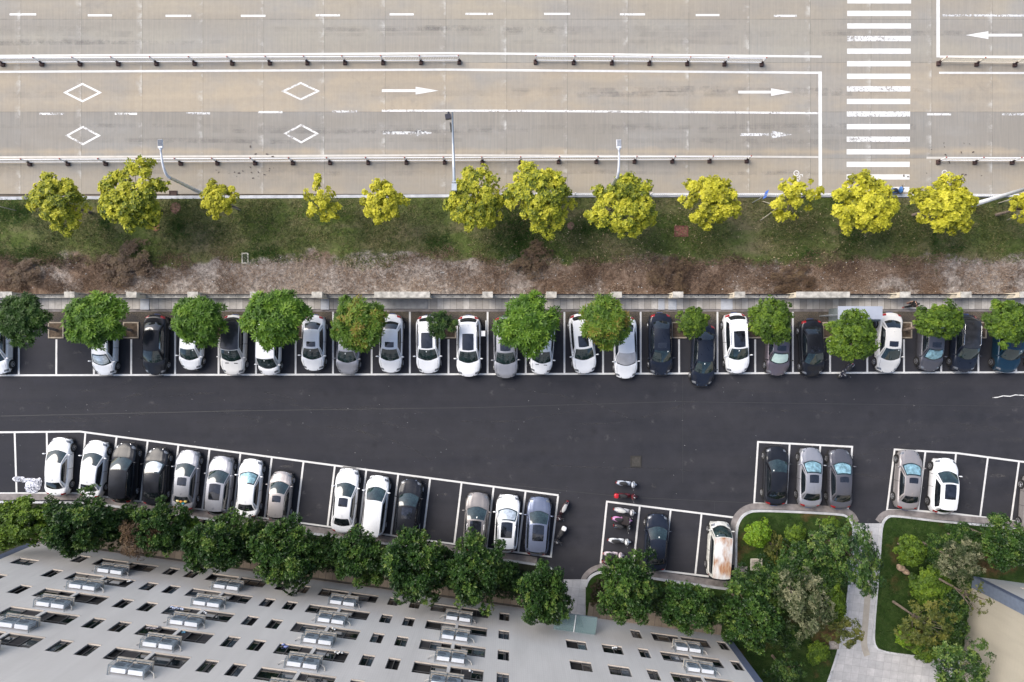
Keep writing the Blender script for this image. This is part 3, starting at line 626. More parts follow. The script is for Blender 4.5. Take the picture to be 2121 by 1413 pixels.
for lb, px, py, rx, ry in [('large dry brown thicket on the bank right of the far left', 262, 548, 66, 36), ('dry brown thicket on the bank below the wide middle tree', 1104, 536, 46, 30),
    ('low dry thicket against the wall at the far left of the bank', 45, 572, 52, 26), ('reddish dry scrub on the bank below the brick patch', 1385, 568, 60, 26), ('dry scrub at the wall below the sparse sapling', 1640, 580, 58, 22)]:
    tree(lb, 'brown', px, py, rx, ry, 0.35, zr=0.55, group='dry thickets on the bank', name='dry_bush', cat='bush', trunk_r=0.04)
# hedges
def inside(p, poly):
    x, y = p; c = False; j = len(poly)-1
    for i in range(len(poly)):
        if (poly[i][1] > y) != (poly[j][1] > y) and x < (poly[j][0]-poly[i][0])*(y-poly[i][1])/(poly[j][1]-poly[i][1])+poly[i][0]: c = not c
        j = i
    return c
def hedge(label, poly_px, mat, dens, hh, seed, ll=0.16, lw=0.075, grp='hedges under the trees'):
    poly = gp(poly_px); r = np.random.default_rng(seed); xs = [p[0] for p in poly]; ys = [p[1] for p in poly]
    A = (max(xs)-min(xs))*(max(ys)-min(ys)); n = int(A*dens); Q = np.stack([r.uniform(min(xs), max(xs), n), r.uniform(min(ys), max(ys), n)], 1)
    Q = np.array([q for q in Q if inside(q, poly)]); n = len(Q)
    cl = np.array([mnoise.noise(Vector((q[0]*0.9, q[1]*0.9, seed))) for q in Q])
    P = np.column_stack([Q, 0.1+hh*(0.55+0.5*r.random(n))+cl*0.35*hh]); P[r.random(n) < 0.2, 2] *= 0.6
    N = r.normal(size=(n, 3))*0.35+np.array([0, 0, 1]); N /= np.linalg.norm(N, axis=1)[:, None]
    V, F, tt = rosettes(P, N, 5, ll, lw, np.clip(0.45+cl*0.5+0.25*(r.random(n)-.5), 0, 1), 0.5, r=r)
    return tag(put('hedge', mesh('hedge', V, F, mat, False, tt)), label, 'hedge', grp)
hedge('long dark clipped hedge between the lower parking row and the tan paving', [(-60, 1052), (150, 1050), (230, 1060), (560, 1104), (949, 1157), (1110, 1178), (1138, 1184), (1140, 1235), (1060, 1232), (900, 1208), (640, 1172), (420, 1142), (200, 1098), (-60, 1090)], L['hedge'], 60, 0.9, 3)
hedge('dark maroon hedge on the right side of the entrance path', [(1222, 1204), (1234, 1194), (1300, 1200), (1300, 1255), (1221, 1246)], L['maroon'], 90, 0.8, 5, 0.12, 0.06)
hedge('dark hedge below the kerb of the van bay', [(1300, 1200), (1362, 1210), (1490, 1228), (1535, 1232), (1535, 1290), (1420, 1276), (1300, 1255)], L['hedge'], 60, 0.9, 8)

# ground cover: grass blades and dry weeds (one object each; uncountable)
def blades(name, n, region, colf, ll, lw, mat, seed, flat=0.5, z=0.09, k=3):
    r = np.random.default_rng(seed); Q = np.stack([r.uniform(region[0], region[2], n), r.uniform(region[1], region[3], n)], 1)
    keep, tint = colf(Q, r); Q = Q[keep]; tint = tint[keep]; m = len(Q)
    k3 = (H-z)/H/26; P = np.column_stack([(Q[:, 0]-1058)*k3, (712-Q[:, 1])*k3, np.full(m, z)])
    N = r.normal(size=(m, 3))*0.4+np.array([0, 0, 1]); N /= np.linalg.norm(N, axis=1)[:, None]
    V, F, tt = rosettes(P, N, k, ll, lw, np.clip(tint, 0, 1), flat, 0.9, r=r)
    return struct(put(name, mesh(name, V, F, mat, False, tt)), 'stuff')
mg = m_leaf('grass_blade', [(0, (0.03, 0.052, 0.010)), (0.35, (0.080, 0.110, 0.026)), (0.65, (0.18, 0.17, 0.065)), (1, (0.32, 0.26, 0.14))], trans=0.2)
md = m_leaf('dry_weed', [(0, (0.03, 0.02, 0.016)), (0.3, (0.11, 0.066, 0.042)), (0.6, (0.27, 0.18, 0.12)), (1, (0.55, 0.46, 0.37))], trans=0.1)
def nz(Q, s, o=0.0): return np.array([mnoise.noise(Vector((a*s, b*s, o))) for a, b in Q])
def edge_px(Q): return 538+nz(np.column_stack([Q[:, 0], Q[:, 0]*0]), 0.006, 5)*26+nz(Q, 0.03, 2)*14
def gfun(Q, r):
    a = nz(Q, 0.012, 1); b = nz(Q, 0.05, 4); e = edge_px(Q)
    return (Q[:, 1] < e+6) & (r.random(len(Q)) < 0.55+a+0.4*b), 0.45+0.5*nz(Q, 0.02, 7)+0.6*(r.random(len(Q))-.5)
def dfun(Q, r):
    e = edge_px(Q); tang = nz(Q, 0.02, 3); pl_ = np.exp(-((Q[:, 0]-660)/330)**2)+0.8*np.exp(-((Q[:, 0]-2040)/60)**2)-0.9*np.exp(-((Q[:, 0]-225)/110)**2)
    return (Q[:, 1] > e-6) & (Q[:, 1] < 608) & (r.random(len(Q)) < (0.5+1.3*tang)*(1-.6*pl_)), 0.40+0.55*nz(Q, 0.012, 9)+0.65*(r.random(len(Q))-.5)+.22*pl_
blades('grass', 60000, (-60, 414, 2180, 560), gfun, 0.22, 0.034, mg, 21)
blades('dry_weeds', 46000, (-60, 505, 2180, 610), dfun, 0.34, 0.022, md, 22, flat=0.35, k=4)
# bright grass clumps of their own on the verge
def cf(Q, r):
    cs = [(70, 525, 40, 18), (30, 440, 40, 22), (545, 525, 40, 14), (1075, 500, 42, 55), (905, 505, 30, 16), (1245, 470, 60, 20), (1935, 512, 9, 26), (1675, 530, 22, 12), (1760, 490, 24, 22), (220, 450, 14, 30), (1980, 515, 30, 8), (370, 470, 22, 26)]
    d = np.full(len(Q), 9.0)
    for x, y, a, b in cs: d = np.minimum(d, ((Q[:, 0]-x)/a)**2+((Q[:, 1]-y)/b)**2)
    return (r.random(len(Q)) < np.exp(-d*1.3)), 0.25+0.2*r.random(len(Q))
blades('tall_grass', 60000, (-40, 414, 2000, 570), cf, 0.26, 0.03, m_leaf('lush_blade', [(0, (0.015, 0.055, 0.006)), (1, (0.07, 0.15, 0.02))]), 23, flat=0.8)
def lf(Q, r):
    pa, pb = [(x, y) for x, y in mid_edge]+[(1640, 1600), (1213, 1600)], right_edge
    k = np.array([inside(q, pa) or inside(q, pb) for q in Q]); return k & (r.random(len(Q)) < 0.75), 0.25+0.35*nz(Q, 0.03, 2)+0.2*r.random(len(Q))
blades('lawn_grass', 16000, (1525, 1070, 2130, 1420), lf, 0.16, 0.026, m_leaf('lawn_blade', [(0, (0.012, 0.03, 0.006)), (0.4, (0.035, 0.07, 0.014)), (1, (0.12, 0.13, 0.04))]), 24)
# fallen leaves and litter
def litter(name, n, f, size, c, seed, z):
    r = np.random.default_rng(seed); V = []; F = []
    for i in range(n):
        x, y = f(r); p = G(x, y, z); a = r.uniform(0, 6.3); s = size*r.uniform(0.5, 1.5); u = Vector((math.cos(a), math.sin(a), 0))*s; v = Vector((-math.sin(a), math.cos(a), 0))*s*0.5
        b = len(V); V += [p-u-v, p+u-v*0.6+Vector((0, 0, s*.4)), p+u*0.8+v, p-u*0.7+v+Vector((0, 0, s*.3))]; F.append((b, b+1, b+2, b+3))
    return struct(put(name, mesh(name, V, F, c)), 'stuff')
litter('litter', 210, lambda r: (r.uniform(0, 2121), 530+75*r.random()**0.6), 0.033, simple('scrap', (0.62, 0.62, 0.62), 0.6), 1, 0.16)
litter('fallen_leaves', 500, lambda r: (r.normal(r.choice([1230, 1400, 1820, 1100, 1650]), 70), r.uniform(430, 560)), 0.045, simple('dead_leaf', (0.42, 0.33, 0.2), 0.8, var=0.4), 2, 0.17)
litter('lot_specks', 120, lambda r: (r.uniform(0, 2121), r.uniform(790, 1040)), 0.018, simple('speck', (0.55, 0.55, 0.55), 0.8), 3, 0.012)
litter('mud_clods', 46, lambda r: (r.normal(*((530, 45) if r.random() < .5 else (1960, 30))), r.normal(358, 6) if r.random() < .6 else r.uniform(290, 370)), 0.07, simple('mud', (0.10, 0.08, 0.07), 0.9), 4, 0.02)
# ------------------------------------------------------------------ cars
def lerp(a, b, t): return a+(b-a)*t
def knots(kn, x):
    if x <= kn[0][0]: return kn[0][1]
    for (a, p), (b, q) in zip(kn, kn[1:]):
        if x <= b:
            t = (x-a)/(b-a); t = t*t*(3-2*t)*0.5+t*0.5; return p+(q-p)*t
    return kn[-1][1]
PAINT = {}
def car_paint(key, c, metal, dust=0.0, rough=0.28):
    t = NT(key+'_car_paint'); n = t.noise(2.3, t.obj(), 8, 0.7)
    col = t.ramp(n, [(0.3, tuple(v*0.93 for v in c)), (0.7, c)])
    if dust:
        dn = t.ramp(t.noise(1.8, t.obj(), 4, 0.55), [(0.3, 0.15), (0.75, 1)])
        col = t.mix(t.math('MULTIPLY', dn, dust), col, (0.085, 0.095, 0.125))
        rg = t.math('ADD', rough, t.math('MULTIPLY', dn, dust*0.6))
    else: rg = rough
    PAINT[key] = t.fin(col, rg, metal, 0.5 if key not in ('black', 'navy') else 0.28, coat=0.8 if not dust else 0.25)
car_paint('white', (0.83, 0.84, 0.86), 0.0); car_paint('ivory', (0.70, 0.69, 0.67), 0.0)
car_paint('silver', (0.36, 0.365, 0.40), 0.5, 0.1, 0.38); car_paint('grey', (0.12, 0.12, 0.14), 0.5, 0.15, 0.38)
car_paint('beige', (0.40, 0.37, 0.365), 0.5, 0.1, 0.38); car_paint('black', (0.010, 0.011, 0.015), 0.0, 0.08, 0.28)
car_paint('navy', (0.010, 0.014, 0.026), 0.0, 0.09, 0.26); car_paint('teal', (0.008, 0.040, 0.075), 0.3, 0.08, 0.3)
car_paint('slate', (0.17, 0.20, 0.29), 0.5, 0.1, 0.36); car_paint('purple', (0.17, 0.145, 0.17), 0.5, 0.12, 0.36); car_paint('brown', (0.27, 0.25, 0.245), 0.5, 0.12, 0.4)
def m_glass(name, c, var=0.5):
    t = NT(name); n = t.noise(2.6, t.obj(), 5); 
    return t.fin(t.ramp(n, [(0.35, tuple(v*(1-var) for v in c)), (0.7, tuple(v*(1+var) for v in c))]), 0.06, spec=0.9, coat=0.5)
GLS = m_glass('car_glass', (0.018, 0.034, 0.036)); GLD = m_glass('dark_car_glass', (0.010, 0.014, 0.018), 0.4); GLR = m_glass('roof_glass', (0.016, 0.018, 0.026), 0.6)
CHROME = simple('chrome', (0.70, 0.70, 0.72), 0.16, 1.0); PLAST = simple('black_plastic', (0.018, 0.018, 0.019), 0.55); TYRE = simple('tyre_rubber', (0.022, 0.021, 0.021), 0.85)
RIM = simple('alloy', (0.50, 0.50, 0.52), 0.3, 0.9); LAMP = simple('headlamp', (0.20, 0.21, 0.23), 0.12, 0.3, coat=1.0, var=0.4, scale=14); TAIL = simple('tail_lamp', (0.30, 0.012, 0.016), 0.15, coat=1.0)
SHADE_S = simple('silver_sunshade', (0.66, 0.70, 0.72), 0.3, 0.6, var=0.35, scale=4); SHADE_C = simple('cyan_sunshade', (0.26, 0.44, 0.50), 0.3, 0.4, var=0.55, scale=4); COVER = simple('grey_screen_cover', (0.42, 0.42, 0.44), 0.8)
PLATE = simple('number_plate', (0.02, 0.09, 0.38), 0.4); SEAM = simple('panel_gap', (0.03, 0.03, 0.032), 0.6); BLK = simple('gloss_black_roof', (0.03, 0.031, 0.036), 0.3, coat=0.5, var=0.4)
STK = simple('sticker', (0.8, 0.82, 0.8), 0.5)

def patch(mb, f, u0, u1, v0, v1, nu, nv, off=0.0, flip=False, rnd=0.0):
    base = len(mb.V); e = 1e-3
    for j in range(nv+1):
        for i in range(nu+1):
            a, b = i/nu, j/nv
            u = lerp(u0, u1, a); v = lerp(v0, v1, b)
            if rnd:   # pull corners in for rounded panels
                uu, vv = 2*a-1, 2*b-1; cu, cv = uu*math.sqrt(max(0, 1-rnd*vv*vv*0.5)), vv*math.sqrt(max(0, 1-rnd*uu*uu*0.5)); u = lerp(u0, u1, (cu+1)/2); v = lerp(v0, v1, (cv+1)/2)
            p = Vector(f(u, v))
            if off:
                du = Vector(f(u+e, v))-Vector(f(u-e, v)); dv = Vector(f(u, v+e))-Vector(f(u, v-e)); n = du.cross(dv)
                if n.length > 1e-9: p = p+n.normalized()*off*(-1 if flip else 1)
            mb.V.append(tuple(p))
    w_ = nu+1
    for j in range(nv):
        for i in range(nu):
            q = (base+j*w_+i, base+j*w_+i+1, base+(j+1)*w_+i+1, base+(j+1)*w_+i); mb.F.append(q[::-1] if flip else q)
    return mb

KIND = {   # fractions of length from the nose: screen base, screen top, roof rear, rear glass base; heights
 'sedan': dict(Ln=4.65, W=1.82, Hh=1.46, f=(0.215, 0.405, 0.735, 0.885), deck=[(0, .60), (.04, .70), (.215, .98), (.5, .97), (.87, 1.04), (.975, 1.0), (1, .80)]),
 'hatch': dict(Ln=4.15, W=1.76, Hh=1.53, f=(0.20, 0.40, 0.86, 0.955), deck=[(0, .62), (.05, .76), (.20, 1.0), (.6, 1.0), (.94, 1.02), (1, .80)]),
 'suv': dict(Ln=4.65, W=1.88, Hh=1.66, f=(0.235, 0.415, 0.875, 0.965), deck=[(0, .74), (.05, .88), (.235, 1.08), (.6, 1.10), (.94, 1.12), (1, .88)]),
 'mpv': dict(Ln=4.75, W=1.82, Hh=1.78, f=(0.185, 0.37, 0.93, 0.975), deck=[(0, .72), (.05, .88), (.185, 1.08), (.6, 1.10), (.95, 1.12), (1, .88)]),
 'van': dict(Ln=4.2, W=1.66, Hh=1.90, f=(0.09, 0.22, 0.955, 0.985), deck=[(0, .78), (.04, .92), (.09, 1.05), (.6, 1.08), (.95, 1.08), (1, .88)]),
}
KIND['minivan'] = dict(KIND['van'], f=(0.13, 0.30, 0.95, 0.985))
GC = 'cars parked in the bays'
def car(label, kind, paint, nose, tail, sun=None, shade=None, rails=False, trim=False, roof=None, vents=False, lines='hood', cat=None, ribs=False, zr=0.55, plate=True, rear_items=False, mirrors=True):
    K = KIND[kind]; W, Hh = K['W'], K['Hh']; a, b = G(*nose, zr), G(*tail, zr); d = (a-b); Lc = d.length; c = (a+b)/2; ang = math.atan2(d.y, d.x)
    hw = W/2; ct = 'van' if kind in ('van', 'minivan') else 'car'
    t = thing('parked_van' if ct == 'van' else 'parked_car', label, cat or ct, (c.x, c.y, 0), ang, GC)
    P = PAINT[paint]; dk = K['deck']; fb, ft, fr, fe = K['f']; boxy = kind in ('van', 'minivan')
    nosew = 0.84 if boxy else 0.77
    def plan(s):
        ds, de = s*Lc, (1-s)*Lc
        k = 1-(1-nosew)*max(0, 1-ds/0.95)**2.2-(0.24 if not boxy else 0.10)*max(0, 1-de/0.85)**2.4
        return hw*k
    def bow(s, y):
        ds, de = s*Lc, (1-s)*Lc; q = (y/hw)**2
        return -q*0.30*max(0, 1-ds/0.8)+q*0.22*max(0, 1-de/0.7)
    PR = [(0, .87, -.045), (.12, .955, -.085), (.30, .985, -.16), (.45, 1.0, None), (.72, 1.0, None), (.88, .975, None), (1, .93, None)]
    def body(s, tt):
        q = abs(tt); sg = 1 if tt >= 0 else -1; wv = plan(s); zt = knots(dk, s)
        if q < .6:
            u = q/.6; y = wv*.87*u; z = zt-.045*u*u
            if s < fb*1.02: z += 0.016*math.exp(-((u-.62)/.09)**2)*min(1, s*Lc/0.3)     # bonnet creases
        else:
            u = (q-.6)/.4
            y = wv*knots([(0, .87), (.12, .955), (.30, .985), (.45, 1.0), (.72, 1.0), (.88, .975), (1, .93)], u)
            z = knots([(0, zt-.045), (.12, zt-.085), (.30, zt-.17), (.45, zt*.62+.02), (.72, .42), (.88, .28), (1, .20)], u)
        x = Lc/2-s*Lc
        return (x+bow(s, y), sg*y, z)
    mb = MB(); patch(mb, body, 0, 1, -1, 1, 34, 30, flip=True)
    for s_ in (0, 1):   # bumper faces
        ring = [body(s_, -1+2*i/30) for i in range(31)]; n = len(mb.V); mb.V += ring; cx = sum(p[0] for p in ring)/31; mb.V.append((cx+(0.04 if s_ == 0 else -0.04), 0, .45))
        for i in range(30): mb.F.append((n+i, n+i+1, n+31) if s_ == 1 else (n+i+1, n+i, n+31))
    gb, gr = hw*(.90 if not boxy else .94), hw*(.665 if kind in ('sedan', 'hatch') else .72 if kind in ('suv', 'mpv') else .84)
    X = lambda f: Lc/2-f*Lc
    zc, ze = knots(dk, fb)-.06, knots(dk, fe)-.06; zb = knots(dk, .5)-.075; cr = 0.055
    xb, xt, xr, xe = X(fb), X(ft), X(fr), X(fe); grr = gr*(.95 if kind == 'sedan' else .97)
    def roofz(u, v): return Hh-cr*u*u-0.055*(2*v-0.85)**2
    def froof(u, v): return (lerp(xt-.10*u*u, xr+.06*u*u, v), u*lerp(gr, grr, v), roofz(u, v))
    def fscreen(u, v):
        x0 = xb+.10-.32*u*u; x1 = xt-.10*u*u; z1 = roofz(u, 0); bul = .05*math.sin(math.pi*v)
        return (lerp(x0, x1, v)+bul*.4, u*lerp(gb*.985, gr, v), lerp(zc, z1, v)+bul)
    def frear(u, v):
        x0 = xe-.02+.20*u*u; x1 = xr+.06*u*u; bul = .04*math.sin(math.pi*v)
        return (lerp(x0, x1, v)-bul*.4, u*lerp(gb*.93, grr, v), lerp(ze, roofz(u, 1), v)+bul)
    def fside(sg):
        def f(u, v):
            A = Vector(fscreen(sg, 0)); B = Vector(frear(sg, 0)); C = Vector(froof(sg, 0)); D = Vector(froof(sg, 1))
            p0 = A.lerp(B, u); p0.y += sg*(gb*.10)*math.sin(math.pi*u)*.6; p0.z = lerp(zc, ze, u); r = Vector(froof(sg, u)); p = p0.lerp(r, v)
            p.y += sg*.045*math.sin(math.pi*v); return tuple(p)
        return f
    patch(mb, fscreen, -1, 1, 0, 1, 10, 5); patch(mb, frear, -1, 1, 0, 1, 10, 5, flip=True)
    patch(mb, fside(1), 0, 1, 0, 1, 14, 4, flip=True); patch(mb, fside(-1), 0, 1, 0, 1, 14, 4)
    if not roof: patch(mb, froof, -1, 1, 0, 1, 10, 10, flip=False)
    mb.build('body', P, t, smooth=True)
    MB().box((0, 0, .17), (Lc*.93, W*.86, .04)).build('underbody', PLAST, t)  # black plate added to close the open shell and deepen the shadow beneath
    rf = MB(); patch(rf, froof, -1, 1, 0, 1, 10, 10)
    if roof: rf.build('roof', roof, t, smooth=True)
    def fixn(mb_, f, *a, **k): patch(mb_, f, *a, **k)
    # make sure offsets go outwards
    def opatch(name, f, u0, u1, v0, v1, nu, nv, off, mat, centre=(0, 0, .6), par=None, rnd=0.0, smooth=True, label=None):
        m0 = Vector(f((u0+u1)/2, (v0+v1)/2)); e = 1e-3; um, vm = (u0+u1)/2, (v0+v1)/2
        n = (Vector(f(um+e, vm))-Vector(f(um-e, vm))).cross(Vector(f(um, vm+e))-Vector(f(um, vm-e)))
        q = Vector((centre[0] if centre[0] else m0.x*0.6, 0, centre[2])); fl = n.dot(m0-q) < 0
        o = patch(MB(), f, u0, u1, v0, v1, nu, nv, off, fl, rnd).build(name, mat, par or t, smooth=smooth)
        if label: o['label'] = label
        return o
    ws = opatch('windscreen', fscreen, -.93, .93, .03, .955, 10, 5, .010, GLS, rnd=0.12)
    opatch('wiper_cowl', fscreen, -.90, .90, -.02, .07, 10, 2, .014, PLAST)
    opatch('rear_window', frear, -.86, .86, .10, .92, 10, 4, .010, GLD, rnd=0.15)
    for sg in (1, -1):
        opatch('side_window', fside(sg), .09, .90 if kind == 'sedan' else .93, .10, .88, 14, 4, .010, GLD, rnd=0.10)
        if trim: opatch('window_trim', fside(sg), .07, .93, .885, .925, 14, 1, .016, CHROME)
        if not boxy or True:
            opatch('headlight', body, .022, .062, sg*.44, sg*.70, 4, 4, .010, LAMP)
            opatch('taillight', body, .955, .995, sg*.42, sg*.72, 3, 4, .010, TAIL)
        opatch('door_seam', body, fb+.06, fb+.066, sg*.62, sg*.95, 1, 8, .006, SEAM)
        opatch('door_seam', body, .52, .526, sg*.62, sg*.95, 1, 8, .006, SEAM)
        if lines == 'hood': opatch('bonnet_seam', body, .05, fb-.005, sg*.545, sg*.556, 8, 1, .005, SEAM)
        if mirrors:
            m = MB().blob((xb-.28*(Lc/4.6), sg*(hw+.09), zb+.13), (.055, .125, .075), 10, 6); m.tube([(xb-.27, sg*(hw-.06), zb+.06), (xb-.27, sg*(hw+.04), zb+.1)], .025, 6)
            m.build('mirror', P if paint not in ('purple',) else PLAST, t, smooth=True)
        for s_ in (.175, .805):
            wx = Lc/2-s_*Lc; hq = plan(s_)-.012; arch = MB().disc((wx, sg*(hq-.028), .36), .375, 22, .10, 'y'); arch.build('wheel_arch', PLAST, t)
            wh = MB().disc((wx, sg*(hq-.10), .32), .32, 24, .26, 'y').build('wheel', TYRE, t)
            rm = MB(); rm.disc((wx, sg*(hq+.032), .32), .05, 10, .02, 'y')
            for q in range(5):
                an = q*2*math.pi/5+.3; rm.box((wx+.11*math.cos(an), sg*(hq+.032), .32+.11*math.sin(an)), (.045, .014, .045)); rm.tube([(wx, sg*(hq+.032), .32), (wx+.19*math.cos(an), sg*(hq+.034), .32+.19*math.sin(an))], .022, 5)
            ringp = [(wx+.205*math.cos(v*math.pi/9), sg*(hq+.032), .32+.205*math.sin(v*math.pi/9)) for v in range(19)]; rm.tube(ringp, .017, 5, cap=False)
            rm.build('rim', RIM, wh)
    opatch('grille', body, .001, .016, -.36, .36, 6, 1, .012, CHROME if trim else PLAST, smooth=False)
    fbm = MB(); g0 = Vector(body(0, 0)); fbm.box((g0.x+.035, 0, .40), (.03, plan(0)*1.5, .20)); fbm.build('bumper_grille', PLAST, t)
    r0 = Vector(body(1, 0)); MB().box((r0.x-.045, 0, .55), (.02, .46, .14)).build('number_plate', PLATE, t) if plate else None
    if sun == 'pano': opatch('sunroof', froof, -.66, .66, .03, .62, 6, 6, .008, GLR, rnd=0.1)
    elif sun == 'short': opatch('sunroof', froof, -.58, .58, .08, .36, 6, 3, .008, GLR, rnd=0.1)
    elif sun == 'mid': opatch('sunroof', froof, -.60, .60, .05, .46, 6, 5, .008, GLR, rnd=0.1)
    if shade:
        if shade is COVER: opatch('windscreen_cover', fscreen, -.97, .97, .12, .995, 10, 5, .022, shade, rnd=0.05)
        else: opatch('sunshade', fscreen, -.84, .84, .14, .86, 12, 5, .013, shade, rnd=0.25)
    elif random.random() < .6: opatch('sticker', fscreen, *( (-.12, -.02, .78, .88) if random.random() < .5 else (.62, .74, .80, .88)), 1, 1, .013, STK)
    if rails:
        for sg in (1, -1):
            MB().tube([(xt-.25, sg*(gr-.03), Hh-.09), (xt-.35, sg*(gr-.02), Hh-.015), (xr+.35, sg*(grr-.02), Hh-.035), (xr+.2, sg*(grr-.03), Hh-.10)], .018, 6).build('roof_rail', CHROME, t, smooth=True)
    if kind != 'van' and kind != 'minivan': MB().blob((xr+.18, 0, Hh-.055), (.09, .02, .055), 8, 6).build('antenna', P if not roof else PLAST, t, smooth=True)
    if vents:
        for sg in (1, -1): opatch('bonnet_vent', body, fb*.80, fb*.86, sg*.15, sg*.36, 3, 1, .012, PLAST)
    if kind in ('suv', 'hatch', 'mpv'):
        opatch('spoiler', froof, -.95, .95, .93, 1.04, 8, 2, .012, P if not roof else roof); opatch('rear_lamp_bar', body, .972, .985, -.3, .3, 4, 1, .008, P)
    if ribs:
        rb = MB()
        for q in range(-4, 5): patch(rb, froof, q*.2-.012, q*.2+.012, .06, .96, 1, 10, .014)
        rb.build('roof_rib', P, t)
    if rear_items:
        for nm, u, cc in (('cushion', -.45, (.62, .5, .16)), ('cushion', .02, (.6, .25, .05)), ('cushion', .42, (.6, .55, .25)), ('cushion', -.12, (.05, .35, .5))):
            p = Vector(frear(u, .42 if cc[2] < .4 else .22)); MB().blob((p.x, p.y, p.z+.0), (.13, .15, .06), 8, 6).build(nm, simple('cushion', cc, .9), t, smooth=True)
    return t

